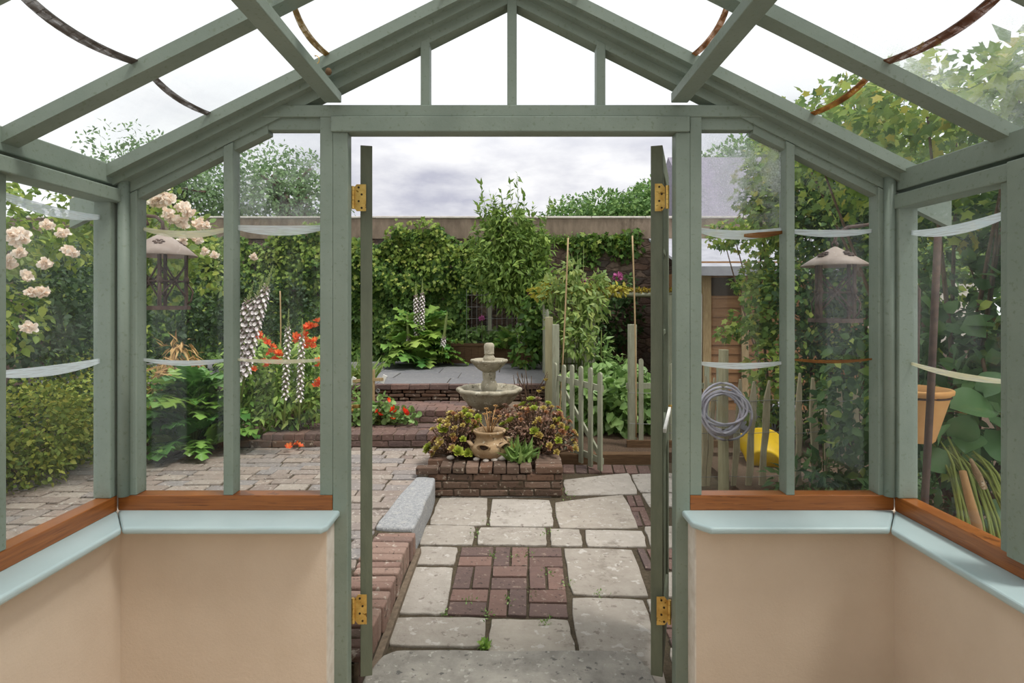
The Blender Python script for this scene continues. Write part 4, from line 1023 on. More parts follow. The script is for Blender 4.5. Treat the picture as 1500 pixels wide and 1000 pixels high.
def acanthus(label, c, r, n, size, mats, zb, split=.5):
    t = thing('acanthus', label, 'plant', (c[0], c[1], zb))
    k = np.arange(n); a = k * 2.39996 + rng.uniform(-.3, .3, n); tier = (k % 4) / 3.0
    out = np.stack([np.cos(a), np.sin(a), 0 * a], 1)
    base = np.array([c[0], c[1], zb]) + out * np.array([r[0], r[1], 0]) * (.2 + .4 * (1 - tier))[:, None] * rng.uniform(.6, 1.1, n)[:, None] + np.stack([0 * a, 0 * a, r[2] * (.12 + .62 * tier) * rng.uniform(.8, 1.15, n)], 1)
    D = out * (.75 - .25 * tier)[:, None] + np.array([0, 0, .35]) + np.stack([0 * a, 0 * a, .25 * tier], 1) + rnd(n) * .18; N = np.array([0, 0, 1.]) - out * .2 + rnd(n) * .2
    sz = size * rng.uniform(.7, 1.2, n); h = rng.random(n) < split
    va, fa = leafarr(base[h], D[h], N[h], sz[h], 'acan', 1.15); vb, fb = leafarr(base[~h], D[~h], N[~h], sz[~h], 'acan', 1.15)
    tri_obj('foliage', [va, vb], [fa, fb], [M[mats[0]], M[mats[1]]], t)
    m = MB()
    for i in range(0, n, 2): m.tube([(c[0], c[1], zb), base[i] * .5 + np.array([c[0], c[1], zb]) * .5 + [0, 0, .03], base[i]], [.012, .009, .007], 5)
    m.build('stalks', M['stem'], t, True)
    return t
def spike(t, a, b, r=.05, n=150, tipf=.25, bend=0.0):
    """flower spike from a to b: whorls of hooded bracts with white lips"""
    a = np.array(a, float); b = np.array(b, float); ax = nrm(b - a); L = np.linalg.norm(b - a)
    curve = lambda q: a + (b - a) * q + np.array([bend, 0, 0]) * (4 * q * (1 - q))
    m = MB(); m.tube([curve(q) for q in np.linspace(0, 1, 8)], list(np.linspace(.012, .004, 8)), 6); s = m.build('flower_spike', M['stem'], t, True, label='tall flower spike')
    n = int(n * .62); q = np.linspace(.22, 1, n); ang = np.arange(n) * 2.39996
    ref = nrm(np.cross(ax, [0.2, 1, 0.1])); r2 = np.cross(ax, ref)
    rad = np.cos(ang)[:, None] * ref + np.sin(ang)[:, None] * r2
    pts = np.array([curve(x) for x in q]); w = np.clip((1.02 - q) / .25, .12, 1)
    br = q < 1 - tipf
    va, fa = leafarr(pts[br] + rad[br] * .006 + ax * .012, rad[br] * .9 + ax * .55, ax - rad[br] * .3, r * 1.0 * w[br], 'round', .75)
    vl, fl = leafarr(pts[br] + rad[br] * (r * .45) * w[br][:, None], rad[br] * .55 - ax * .8, rad[br] + ax * .5, r * .85 * w[br], 'round', .8)
    vt, ft = leafarr(pts[~br] + rad[~br] * .004, rad[~br] * .6 + ax * .8, ax, r * 1.0 * w[~br], 'round', .8)
    tri_obj('florets', [va, vl, vt], [fa, fl, ft], [M['bract'], M['lip'], M['spiketip']], s)
    for o in s.children: o.matrix_parent_inverse = Matrix.Identity(4)
    return s
aw = acanthus('big lime green acanthus with flower spikes against the ivy wall', (P(614, 520, 9.3)[0], 9.35), (.5, .4, .66), 110, .40, ('acanthus', 'acanthus_lime'), ZU, .4)
for pxa, pya, pxb, pyb, r in ((611, 490, 609, 412, .05), (617, 490, 619, 408, .05), (600, 495, 596, 458, .045), (647, 495, 655, 456, .045)):
    s = spike(aw, P(pxa, pya + 25, 9.05), P(pxb, pyb, 9.05), r, 190, .22 if r > .046 else .6)
tr = thing('timber_trough', 'long brown timber raised bed at the foot of the ivy wall', 'raised bed', (-.4, 9.95, ZU))
m = MB(); x = -1.12
while x < .32: m.box(x, x + .112, 9.78, 9.80, ZU, .80); x += .115
m.build('front_boards', M['brownwood'], tr)
m = MB(); m.box(-1.14, .34, 9.765, 9.83, .79, .835); m.box(-1.14, .34, 9.768, 9.78, ZU, ZU + .06); m.build('rail', M['brownwood'], tr, bevel=.004)
m = MB(); m.box(-1.12, .33, 9.80, 10.2, ZU, .78); m.build('soil', M['soil'], tr)
t = thing('border_plants', 'low green plants filling the timber raised bed', 'plant', (-.4, 9.95, .8))
v, f = bushy([(-.9 + i * .2, 9.98, .90 + .04 * (i % 3), .18, .14, .13) for i in range(7)], 800, .10, 'ovate', .2, .5, .4, .6); tri_obj('foliage', v, f, M['potato'], t)
acanthus('young acanthus leaning over the front of the raised bed', (P(748, 500, 9.65)[0] - .05, 9.72), (.2, .15, .2), 22, .26, ('acanthus', 'acanthus_lime'), .74, .7)
t = thing('wire_trellis', 'grey wire mesh panel with a wooden post against the wall', 'trellis', (-.2, 10.16, .8)); m = MB()
for x in np.arange(-.75, .46, .086): m.tube([(x, 9.9, .8), (x, 9.9, 1.75)], .0035, 5)
for z in np.arange(.85, 1.76, .2): m.tube([(-.75, 9.898, z), (.45, 9.898, z)], .0035, 5)
m.build('mesh_panel', M['wire'], t); m = MB(); m.box(-.39, -.33, 9.91, 9.95, .8, 1.72); m.build('post', M['greenwood'], t)
# tall shrub breaking the skyline
t = thing('tall_shrub', 'tall willowy shrub with narrow leaves rising above the wall', 'shrub', (P(745, 400, 9.45)[0], 9.45, .5))
sx = P(745, 400, 9.45)[0]
bl = [(sx - .2, 9.4, 2.55, .48, .3, .32), (sx + .2, 9.4, 2.45, .48, .3, .34), (sx - .3, 9.4, 2.15, .42, .3, .3), (sx + .1, 9.35, 2.0, .5, .35, .35), (sx + .42, 9.4, 2.0, .36, .3, .4), (sx + .2, 9.4, 1.6, .42, .28, .32), (sx - .15, 9.4, 1.72, .36, .25, .25), (sx + .0, 9.4, 2.85, .35, .25, .25), (sx + .5, 9.4, 2.45, .25, .25, .25)]
v, f = bushy(bl, 3600, .125, 'lance', .35, .4, .3, .65, 1.5)
m = MB(); Vs, Fs = [v], [f]
hub = np.array([sx + .16, 9.45, 1.3]); m.tube([(sx + .18, 9.45, .5), (sx + .17, 9.45, .9), hub], [.022, .02, .018], 8)
for k in range(30):
    tx = sx + random.uniform(-.62, .66); tz = random.uniform(2.75, 3.25)
    if k <= 6: tx = sx + (-.45, -.12, .14, -.3, .25, .02, .4)[k]; tz = (3.42, 3.3, 3.62, 3.3, 3.3, 3.45, 3.12)[k]
    a = hub; b = np.array([tx, 9.45 + random.uniform(-.25, .15), tz]); mid = a * .4 + b * .6 + [(tx - sx) * .2, 0, 0]
    pts = [a * (1 - q) ** 2 + mid * 2 * q * (1 - q) + b * q * q for q in np.linspace(0, 1, 9)]
    m.tube(pts, list(np.linspace(.011, .002, 9)), 6)
    q = np.concatenate([np.array(pts[i]) * (1 - s_) + np.array(pts[i + 1]) * s_ for i in range(4, 8) for s_ in np.linspace(0, 1, 7)[:, None, None]]).reshape(-1, 3)
    n = len(q); ax = nrm(b - mid)
    v2, f2 = leafarr(q, rnd(n) * .6 + ax * .4 + [0, 0, .05], rnd(n) + [0, 0, .6], .13 * rng.uniform(.6, 1.2, n), 'lance', 1.5); Vs.append(v2); Fs.append(f2)
off = 0; FF = []
for v_, f_ in zip(Vs, Fs): FF.append(f_ + off); off += len(v_)
tri_obj('foliage', np.concatenate(Vs), np.concatenate(FF), M['willow'], t); m.build('branches', M['stem'], t, True)
# flowers near the corner
def flower_stalk(label, a, b, n, cat='flower', head=.05, mat='pink'):
    t = thing('allium', label, cat, a); m = MB(); a, b = np.array(a), np.array(b)
    m.tube([a, a * .5 + b * .5 + [.02, 0, 0], b], .006, 6); m.build('stem', M['stem'], t, True)
    k = 40; d = nrm(rnd(k)); v, f = leafarr(b + d * head * .2, d, rnd(k), head, 'petal', 1.3); tri_obj('flower_head', v, f, M[mat], t)
flower_stalk('magenta flower in front of the wire trellis', P(706, 500, 9.85), P(705.5, 466, 9.85), 1)
flower_stalk('pink flower under the lime climber left of the board fence', P(765, 500, 9.6), P(764, 468, 9.6), 1)
flower_stalk('upper pink flower beside the top of the climber', P(778, 470, 9.3), P(777, 430, 9.3), 1)
flower_stalk('purple flower on the stone wall above the mossy rail', P(906, 425, 9.9), P(905, 405, 9.9), 1, head=.08)
flower_stalk('small purple flower left of the other, on the bare stone wall', P(858, 430, 9.9), P(856, 409, 9.9), 1)
t = thing('foxglove', 'faded pinkish flower spike before the wire trellis', 'flower', P(761, 515, 9.6)); spike(t, P(761, 520, 9.6), P(762, 432, 9.6), .06, 110, .1)
cane('grey wooden stake behind the faded flower spike', P(763, 500, 9.75), P(762, 372, 9.75), .02, 'stake', 'greenwood')

# nasturtiums, weeds, stake on the steps
def flowering(name, label, cat, blobs, nleaf, lsize, ltm, lmat, flowers, fmesh, fscale, group=None, base=None, stems=20, **kw):
    t = thing(name, label, cat, base if base is not None else blobs[0][:3])
    v, f = bushy(blobs, nleaf, lsize, ltm, **kw); tri_obj('foliage', v, f, M[lmat], t)
    m = MB(); b0 = np.array(t.location)
    for k in range(stems):
        q = blobs_pts(blobs, 1)[0][0]; m.tube([b0 + rnd(1)[0] * [.08, .05, 0], (b0 + q) * .5 + rnd(1)[0] * .03, q], [.006, .005, .003], 5)
    m.build('stems', M['stem'], t, True)
    for q in flowers:
        instance(fmesh, 'flower', q, (random.uniform(.3, 1.3), random.uniform(-.5, .5), random.uniform(0, 6)), fscale * random.uniform(.75, 1.2), t)
    return t
def flower_mesh(n, mat, elev, tm='petal', wid=1.3):
    a = np.arange(n) * 2 * math.pi / n; out = np.stack([np.cos(a), np.sin(a), 0 * a], 1); el = elev
    D = out * math.cos(el) + np.array([0, 0, math.sin(el)]); N = -out * math.sin(el) + np.array([0, 0, math.cos(el)])
    v, f = leafarr(out * .05, D, N, 1.0, tm, wid); return mesh_only('flower_' + mat, v, f, M[mat])
fm_n = flower_mesh(5, 'redflower', .5, 'round'); fm_a = flower_mesh(6, 'orange', .8)
nz = P(560, 604, 6.38)
flowering('nasturtium', 'red orange nasturtiums spilling over the lower brick step', 'flowers', [(P(x, y, 6.4)[0], 6.4, P(x, y, 6.4)[2], .1, .1, .07) for x, y in ((520, 612), (532, 600), (545, 604), (558, 600), (572, 606), (586, 608), (598, 612), (560, 590))],
          330, .065, 'round', 'potato', [P(x, y, 6.3) for x, y in ((553, 603), (556, 608), (575, 600), (578, 599), (590, 601), (593, 605), (568, 586), (574, 613), (580, 603))], fm_n, .042, base=(nz[0], 6.45, .165), droop=.0, up=.9)
t = thing('grass_tuft', 'lime grassy weed beside the open left door at the patio edge', 'weed', (-1.95, 7.4, .5))
n = 90; base = np.array([-1.95, 7.4, .5]) + rnd(n) * [.09, .06, 0]
v, f = leafarr(base, rnd(n) * [.5, .4, .1] + [0, 0, .8], rnd(n), rng.uniform(.18, .42, n), 'blade', .9); tri_obj('blades', v, f, M['climber'], t)
sk = thing('wooden_stake', 'wooden stake with a white ended crossbar standing on the steps', 'stake', P(548, 585, 6.95))
sy = 6.95
m = MB(); a = P(547.5, 541, sy); b = P(547.5, 588, sy); m.box(a[0] - .012, a[0] + .012, sy - .012, sy + .012, .302, a[2]); m.build('post', M['cane'], sk)
m = MB(); c = P(517, 558, sy); d = P(562, 555, sy); m.bar(c, d, .03, .035); m.build('crossbar', M['cane'], sk)
for q in (P(517, 558, sy), P(562, 555, sy)):
    m = MB(); m.bar(q + [-.02, 0, -.045], q + [.02, 0, .045], .05, .022, (0, 1, 0)); m.build('end_plate', M['white'], sk, label='white painted end plate')
for q in (P(553.5, 572, sy), P(555, 582, sy)):
    m = MB(); m.tube([q + .02 * np.array([math.cos(a), 0, math.sin(a)]) for a in np.linspace(0, 6.29, 16)], .005, 6); m.build('ring', M['wire'], sk, True)
m = MB(); m.tube([P(549, 572, sy), P(554, 572, sy), P(554, 580, sy)], .003, 5); m.build('chain', M['wire'], sk, True)

# ------------------------------------------------------------------ right: vegetable plot
t = thing('leafy_crop', 'dense bush of pale green vegetable leaves behind the gateway', 'plant', (1.3, 7.0, -.04))
bl = [(1.3 + x, 7.0 + y, .26 + z, .32, .3, .32) for x, y, z in ((-.35, 0, 0), (0, -.1, .05), (.35, 0, .0), (-.15, .35, .12), (.3, .4, .1), (-.5, .3, .0), (.6, .2, 0))]
v, f = bushy(bl, 1900, .135, 'ovate', .15, .6, .55, .7, 1.15, .0); tri_obj('foliage', v, f, M['potato'], t)
t = thing('tall_weed', 'upright leafy weed standing behind the vegetable bush', 'plant', (P(880, 540, 8.0)[0], 8.0, -.04))
v, f = bushy([(P(880, 520, 8)[0], 8.0, .75, .18, .15, .38), (P(895, 540, 8)[0], 7.9, .5, .3, .2, .35)], 420, .13, 'lance', .2, .4, .2, .5, 1.5); tri_obj('foliage', v, f, M['potato'], t)
m = MB(); m.tube([(1.24, 8.0, -.04), (1.25, 8.0, 1.15)], .01, 6); m.build('stem', M['stem'], t, True)
sl = thing('slatted_panel', 'sage slatted screen half hidden behind the lime climber', 'screen', (1.0, 8.6, -.04))
y_ = 8.6
for k in range(11):
    m = MB(); m.bar((.62, y_, .12 + k * .11), (1.08, y_, .12 + k * .11), .02, .085); m.build('slat', M['greenwood'], sl)
for x in (.60, 1.10, 1.20):
    m = MB(); m.box(x - .05, x + .05, y_ - .03, y_ + .03, -.04, 1.36); m.build('post', M['greenwood'], sl, bevel=.004)
ra = thing('lean_to', 'low flat lean-to with moss along its front rail above the vegetable plot', 'lean-to', (1.7, 8.5, -.04))
m = MB(); m.box(.55, 2.36, 8.53, 9.6, 1.605, 1.64); m.build('roof_board', M['greenwood'], ra)
m = MB(); m.tube([(.46, 8.5, 1.63), (1.5, 8.5, 1.64), (2.38, 8.5, 1.64)], .035, 10); m.build('pole', M['greenwood'], ra, True)
m = MB(); m.box(.47, .50, 8.48, 8.51, -.04, 1.66); m.box(2.30, 2.36, 8.47, 8.53, -.04, 1.64); m.build('post', M['greenwood'], ra)
n = 1200; p = np.stack([rng.uniform(.5, 2.36, n), 8.5 + rng.normal(size=n) * .03, 1.67 + rng.random(n) * .05], 1)
v, f = leafarr(p, rnd(n) + [0, 0, .3], rnd(n), .045, 'tiny'); tri_obj('moss', v, f, M['moss'], ra, smooth=False)
# dark netting curtain and lean-to back in the shade of the rail
cl = thing('lime_climber', 'lime green climber scrambling over screen and rail by the gate', 'climbing plant', (P(835, 480, 7.9)[0], 7.9, -.04))
bl = [(P(x, y, Y)[0], Y, P(x, y, Y)[2], r * 1.0, .2, r) for x, y, Y, r in ((840, 430, 8.1, .30), (812, 425, 8.2, .22), (865, 428, 8.2, .24), (838, 395, 8.1, .16), (850, 470, 7.9, .28), (822, 470, 8.1, .24), (845, 500, 7.7, .24), (870, 450, 8.0, .2), (880, 405, 8.3, .10))]
v, f = bushy(bl, 1150, .125, 'lance', .45, .4, .3, .6, 1.9); tri_obj('foliage', v, f, M['climber'], cl)
v, f = bushy([(P(x, 424, 8.4)[0], 8.4, P(x, y, 8.4)[2], .13, .12, .08) for x, y in ((788, 428), (800, 424), (815, 420), (835, 422), (860, 424), (885, 423), (905, 424))], 330, .085, 'ovate', .3); tri_obj('yellow_growth', v, f, M['yellowleaf'], cl)
m = MB()
for k in range(9): 
    a = np.array([P(830 + random.uniform(-14, 22), 500, 8.0)[0], 8.0, -.04]); b = np.array([a[0] + random.uniform(-.15, .15), 8.0, random.uniform(1.5, 2.35)]); m.tube([a, a * .5 + b * .5 + [.04, 0, 0], b], [.009, .007, .003], 5)
m.build('stems', M['stem'], cl, True)
v, f = bushy([(P(x, y, 9.0)[0], 8.9, P(x, y, 9.0)[2], .22, .2, .26) for x, y in ((778, 480), (770, 515), (785, 450), (790, 500))], 480, .12, 'ovate', .4)
t = thing('climbing_plant', 'mid green climber hanging on the left face of the board fence', 'climbing plant', (.36, 8.9, .5)); tri_obj('foliage', v, f, M['ivy'], t)
t = thing('grey_shrub', 'grey green shrub with tiny flowers at the foot of the bare wall', 'shrub', (2.0, 9.9, -.04))
v, f = bushy([(1.95, 9.98, 1.75, .3, .2, .28), (1.9, 9.98, 1.2, .4, .2, .5), (1.5, 9.98, .9, .4, .2, .5), (1.2, 10, .5, .4, .2, .5)], 1300, .09, 'ovate', .3); tri_obj('foliage', v, f, M['darkshrub'], t)
# ------------------------------------------------------------------ right: paling fence, hose, tub, shed
pg = thing('paling_fence', 'rustic split paling fence of pointed uneven stakes outside the right window', 'fence', (2.4, 5.3, -.09))
def pale(px, top, lean, w, Y):
    q = P(px, top, Y); m = MB(); x1 = q[0]; x0 = q[0] + lean; h = q[2]; n = 6; ptsl, ptsr = [], []
    ws = w * F_PX * Y
    for i in range(n + 1):
        z = -.085 + (h + .085) * i / n; x = x0 + (x1 - x0) * i / n + .005 * math.sin(i * 2.1 + px); ww = ws * (1 + .12 * math.sin(i * 1.7 + px)) * (1 if i < n else .25)
        ptsl.append((x - ww / 2, z)); ptsr.append((x + ww / 2, z))
    m.prism([(x, Y - .012, z) for x, z in ptsl + ptsr[::-1]][::-1], (0, .026, 0)); m.build('pale', M['palewood'], pg, bevel=.004)
F_PX = 1 / F
for k, (px, top, lean, w) in enumerate(((1034, 550, -.02, 7), (1047, 553, -.06, 7), (1085, 555, -.06, 8), (1105, 558, -.05, 9), (1126, 557, -.06, 9), (1148, 556, -.02, 8),
                                        (1171, 546, -.01, 8), (1190, 553, .03, 10), (1208, 558, .03, 7), (1228, 556, .05, 8), (1253, 560, .02, 8), (1276, 566, .02, 8), (1300, 566, .02, 8))):
    pale(px, top, lean, w, 5.05 + .004 * k)
m = MB()
for z in (-.0, .38, .66): m.tube([(1.3, 5.03, z)] + [(1.3 + i * .2, 5.03 + i * .004, z + .01 * math.sin(i * 3)) for i in range(1, 12)], .0025, 5)
m.build('wire', M['wire'], pg)
hx, hY = P(1060, 600, 4.98)[0], 4.98
m = MB(); m.tube([(hx + .0, hY, -.10), (hx - .005, hY, .5), (hx, hY, P(1060, 512, 4.98)[2])], [.046, .043, .041], 12)
tag(m.build('fence_post', M['postwood'], smooth=False), 'round pale fence post carrying the coiled hose', 'post')
m = MB(); cz = P(1060, 598, 5.0)[2]; pts = []
cc = np.array([P(1058, 600, 4.88)[0], 4.885, cz + .005])
for i in range(0, 8 * 24 + 1):
    a = i / 24 * 2 * math.pi + 1.2; k = i / 24
    rx = .172 + .024 * math.sin(k * 2.3 + .4); rz = .168 + .030 * math.sin(k * 1.7)
    pts.append(cc + [rx * math.sin(a) + .012 * math.sin(k * 3.1), -.026 + .026 * math.sin(k * 2.9) + .010 * math.cos(a), rz * math.cos(a) + .034 * math.sin(k * 2.2)])
for i in range(1, 34):
    a = pts and (i / 24 * 2 * math.pi + 1.2); pts.append(cc + [.02 + .205 * math.sin(a) + .015, -.03, -.04 + .205 * math.cos(a)])
m.tube(pts, .0100, 8); tag(m.build('garden_hose', M['hose'], smooth=True), 'coiled grey garden hose hung on the round fence post', 'hose')
# yellow tub lying on its side behind the pales
tc = P(1117, 664, 5.75); m = MB(); rot = Matrix.Rotation(math.radians(-62), 4, 'X') @ Matrix.Rotation(math.radians(15), 4, 'Y')
mm = MB(); mm.lathe([(0, 0), (.14, 0), (.155, .02), (.20, .27), (.212, .275), (.206, .285), (.19, .27), (.145, .025), (0, .02)], (0, 0, -.14), 36)
mm.v = [tuple(np.array(rot @ Vector(v)) + tc + [0, 0, .0]) for v in mm.v]
tb = thing('garden_tub', 'yellow plastic tub lying tipped behind the pale fence', 'tub', tc - [0, 0, .19]); mm.build('tub', M['yellow'], tb, True)
mm = MB()
for sx_ in (-1, 1): mm.tube([(sx_ * .17, -.03, .13), (sx_ * .19, -.04, .20), (sx_ * .19, .04, .20), (sx_ * .17, .03, .13)], .01, 8)
mm.v = [tuple(np.array(rot @ Vector(v)) + tc) for v in mm.v]; mm.build('handle', M['yellow'], tb, True)
m = MB(); q = P(1128, 612, 6.9); m.box(q[0] - .25, q[0] + .3, 6.9, 7.3, -.04, P(1128, 597, 6.9)[2]); m.box(q[0] - .27, q[0] + .32, 6.88, 7.32, P(1128, 599, 6.9)[2], P(1128, 594, 6.9)[2])
tag(m.build('storage_box', M['shedroof'], bevel=.01), 'low grey garden box behind the pale fence', 'box')

sh = thing('shed', 'orange brown boarded shed with grey felt roof beyond the right window', 'shed', (3.5, 8.6, -.04))
m = MB(); k = 0; z = -.04
while z < 2.0:
    m.hexa([(2.72, 8.43, z), (5.2, 8.43, z), (5.2, 8.46, z), (2.72, 8.46, z), (2.72, 8.448, z + .136), (5.2, 8.448, z + .136), (5.2, 8.46, z + .136), (2.72, 8.46, z + .136)]); z += .135
m.build('boarding', M['shedwood'], sh)
m = MB(); m.box(2.70, 5.2, 8.46, 10.2, -.04, 2.0); m.build('body', M['shedwood'], sh)
m = MB(); m.box(2.78, 2.9, 8.39, 8.43, -.04, 2.0); m.box(3.35, 3.45, 8.40, 8.43, -.04, 1.9); m.build('corner_post', M['cane'], sh)
m = MB(); m.hexa([(2.45, 8.2, 1.98), (5.4, 8.2, 1.98), (5.4, 10.3, 2.62), (2.45, 10.3, 2.62), (2.45, 8.2, 2.02), (5.4, 8.2, 2.02), (5.4, 10.3, 2.66), (2.45, 10.3, 2.66)]); m.build('roof', M['shedroof'], sh)
m = MB(); m.box(2.45, 5.4, 8.17, 8.20, 1.90, 2.03); m.build('fascia', M['shedroof'], sh)
m = MB(); m.box(2.9, 3.34, 8.425, 8.445, 1.62, 1.88); m.build('window_gap', M['darkscrew'], sh)
m = MB(); m.tube([(2.62, 8.15, 1.93), (2.62, 8.15, 1.75), (2.72, 8.35, 1.62), (2.72, 8.38, .0)], .035, 10); m.build('drainpipe', M['white'], sh, True)

hs = thing('house', 'neighbouring house with pale purple grey slate roof beyond the shed', 'house', (7.2, 17, 0))
m = MB(); m.box(5.3, 13, 16, 22, 0, 3.7); m.build('walls', M['render'], hs)
m = MB(); m.prism([(5.15, 15.7, 3.6), (5.15, 19, 6.3), (5.15, 22.3, 3.6)], (8, 0, 0)); m.build('roof', M['slateroof'], hs)

# rusty lantern feeders on crook poles
def lantern(name, label, apex, rr, drop, plabel, polex, poley, pole_top, crook_pts, conemat='rustcone', bell=True):
    ax, ay, az = apex; zc = az - drop[0]; zb = az - drop[1]
    t = thing(name, label, 'lantern', (ax, ay, zb), 'lanterns hanging outside the front windows')
    m = MB(); m.lathe([(.004, az), (.016, az - .006), (rr * (.42 if bell else .36), az - drop[0] * .32), (rr * (.70 if bell else .66), az - drop[0] * .63), (rr, zc), (rr * .985, zc - .004), (rr * .6, zc + drop[0] * .36), (.02, az - .03)], (ax, ay, 0), 36); m.build('roof', M[conemat], t, True)
    m = MB()
    for k in range(4):
        a = k * math.pi / 2 + .9 - math.pi / 2 - .55; c = np.array([ax + rr * .5 * math.cos(a), ay + rr * .5 * math.sin(a), az - drop[0] * .52 + .003])
        for j in range(6):
            b = j * math.pi / 3; tx = np.array([-math.sin(a), math.cos(a), 0]); dn = np.array([math.cos(a) * .85, math.sin(a) * .85, -.52])
            m.blob(c + (tx * math.cos(b) + dn * math.sin(b)) * .017 + np.array([0, 0, .004]), (.010, .010, .006), 8, 0)
        m.blob(c + [0, 0, .006], (.009, .009, .008), 8, 0)
    m.build('roof_flower', M['rust'], t, True)
    m = MB(); rb = rr * .66
    cs = [(ax + rb * math.cos(a), ay + rb * math.sin(a)) for a in np.arange(4) * math.pi / 2 + .42]
    for c in cs: m.bar((c[0], c[1], zb), (c[0], c[1], zc + .02), .012, .012, (1, 0, 0))
    m.build('upright', M['rust'], t)
    m = MB()
    for i in range(4):
        c, d = cs[i], cs[(i + 1) % 4]; H = zc - zb
        for (u0, v0, u1, v1) in ((0, .15, 1, .85), (0, .85, 1, .15), (0, .5, 1, .5)) if i % 2 == 0 else ((0, .8, .5, .5), (1, .8, .5, .5), (0, .2, .5, .5), (1, .2, .5, .5), (0, .5, 1, .5)):
            m.tube([(c[0] + (d[0] - c[0]) * u0, c[1] + (d[1] - c[1]) * u0, zb + H * v0), (c[0] + (d[0] - c[0]) * u1, c[1] + (d[1] - c[1]) * u1, zb + H * v1)], .004, 6)
        mc = np.array([(c[0] + d[0]) / 2, (c[1] + d[1]) / 2, zb + H * .5])
        for j in range(5): m.blob(mc + [.013 * math.cos(j * 1.257), 0, .013 * math.sin(j * 1.257)], (.008, .008, .008), 6, 0)
        m.blob((c[0], c[1], zb + H * .52), (.014, .014, .02), 8, 0)
        b_ = nrm(np.array([c[0] - ax, c[1] - ay, 0])); cc_ = np.array([c[0], c[1], 0.])
        m.tube([cc_ + [0, 0, zb + H * .5], cc_ + b_ * .028 + [0, 0, zb + H * .3], cc_ + b_ * .02 + [0, 0, zb + H * .12], cc_ + [0, 0, zb + .01]], .004, 6)
    m.build('lattice', M['rust'], t, True)
    m = MB(); m.lathe([(0, zb - .012), (rb * 1.18, zb - .012), (rb * 1.18, zb + .006), (rb * 1.1, zb + .006), (rb * 1.1, zb - .004), (0, zb - .004)], (ax, ay, 0), 24); m.build('base_tray', M['rust'], t)
    m = MB(); m.tube([(ax + .014 * math.sin(a), ay, az + .022 - .014 * math.cos(a) - .012) for a in np.linspace(0, 6.28, 14)], .003, 6); m.build('hanging_ring', M['rust'], t, True)
    p = thing('crook_pole', plabel, 'pole', (polex, poley, -.05))
    m = MB(); m.tube([(polex, poley, -.12), (polex, poley, .8), (polex, poley, pole_top)], .013, 10); m.build('shaft', M['rust'], p, True)
    for c in crook_pts:
        m = MB(); m.tube(c, .008, 8); m.build('scroll', M['rust'], p, True)
    return t
def arc(c, r, a0, a1, n=16, sx=1.0):
    return [np.array([c[0] + sx * (r * (1 - .35 * i / n)) * math.cos(a0 + (a1 - a0) * i / n), c[1], c[2] + r * (1 - .35 * i / n) * math.sin(a0 + (a1 - a0) * i / n)]) for i in range(n + 1)]
LA = P(238, 341, 2.7)
lx = -1.80
lantern('hanging_lantern', 'rusty lattice lantern with conical roof hanging outside the front left window', LA, .147, (.105, .345), 'rusty crook pole holding the lantern outside the front left window', lx, 2.7, LA[2] + .10,
        [[np.array([lx, 2.7, LA[2] + .06]), np.array([lx + .05, 2.7, LA[2] + .085]), np.array([LA[0] - .03, 2.7, LA[2] + .075]), np.array([LA[0], 2.7, LA[2] + .05]), np.array([LA[0] + .002, 2.7, LA[2] + .02]), np.array([LA[0] - .012, 2.7, LA[2] + .008])],
         arc((lx + .065, 2.7, LA[2] + .035), .045, 0, 5.5), arc((lx + .03, 2.7, LA[2] + .02), .03, 2, 7)])
RA = P(1223, 361, 2.7)
rx_ = P(1330, 500, 2.78)[0]
lantern('hanging_lantern', 'rusty lattice lantern with conical roof hanging outside the front right window', RA, .145, (.088, .34), 'crook pole with scrolls holding the right hand lantern', rx_, 2.74, RA[2] + .09,
        [[np.array([rx_, 2.74, RA[2] + .05]), np.array([rx_ - .1, 2.72, RA[2] + .12]), np.array([RA[0] + .06, 2.7, RA[2] + .09]), np.array([RA[0] + .01, 2.7, RA[2] + .06]), np.array([RA[0] - .002, 2.7, RA[2] + .025]), np.array([RA[0] + .012, 2.7, RA[2] + .008])],
         arc((rx_ - .11, 2.72, RA[2] + .02), .045, 0, 6), arc((rx_ - .19, 2.71, RA[2] + .03), .03, 3, 9), [np.array([rx_, 2.74, RA[2] + .02]), np.array([rx_ - .2, 2.71, RA[2] - .0])]], bell=False)
# leaning rusty pole with the clay pot
pp0, pp1 = P(1351, 800, 2.55), P(1374, 345, 2.55)
dirp = (pp1 - pp0) / (pp1[2] - pp0[2])
rp = thing('rusty_pole', 'tall rusty pole leaning outside the right side window', 'pole', (pp0[0], 2.55, -.1))
m = MB(); b0 = pp0 + dirp * (-.1 - pp0[2]); m.tube([b0, pp0, (pp0 + pp1) / 2 + [.003, 0, 0], pp1], .0155, 10); m.build('shaft', M['rust'], rp, True)
q = P(1345, 418, 2.75); m = MB(); m.tube([P(1316, 405, 2.72), P(1334, 408, 2.74), P(1345, 424, 2.75), P(1343, 520, 2.75), P(1342, 560, 2.75)], .011, 8)
tag(m.build('hook_rod', M['rust'], smooth=True), 'bent rusty rod behind the tall leaning pole', 'rod')
pc = np.array([P(1340, 600, 2.73)[0], 2.73]); zt_, zb_ = P(1341, 568, 2.73)[2], P(1341, 645, 2.73)[2]
tp = thing('flower_pot', 'tall tapered terracotta pot fixed to the rusty pole', 'flower pot', (pc[0], pc[1], zb_))
H = zt_ - zb_; m = MB(); m.lathe([(0, zb_), (.072, zb_), (.08, zb_ + .008), (.140, zt_ - .026), (.142, zt_ - .024), (.151, zt_ - .020), (.153, zt_ - .004), (.148, zt_), (.136, zt_), (.128, zt_ - .04), (.08, zb_ + .03), (0, zb_ + .03)], (pc[0], pc[1], 0), 48)
m.build('body', M['terra'], tp, True)
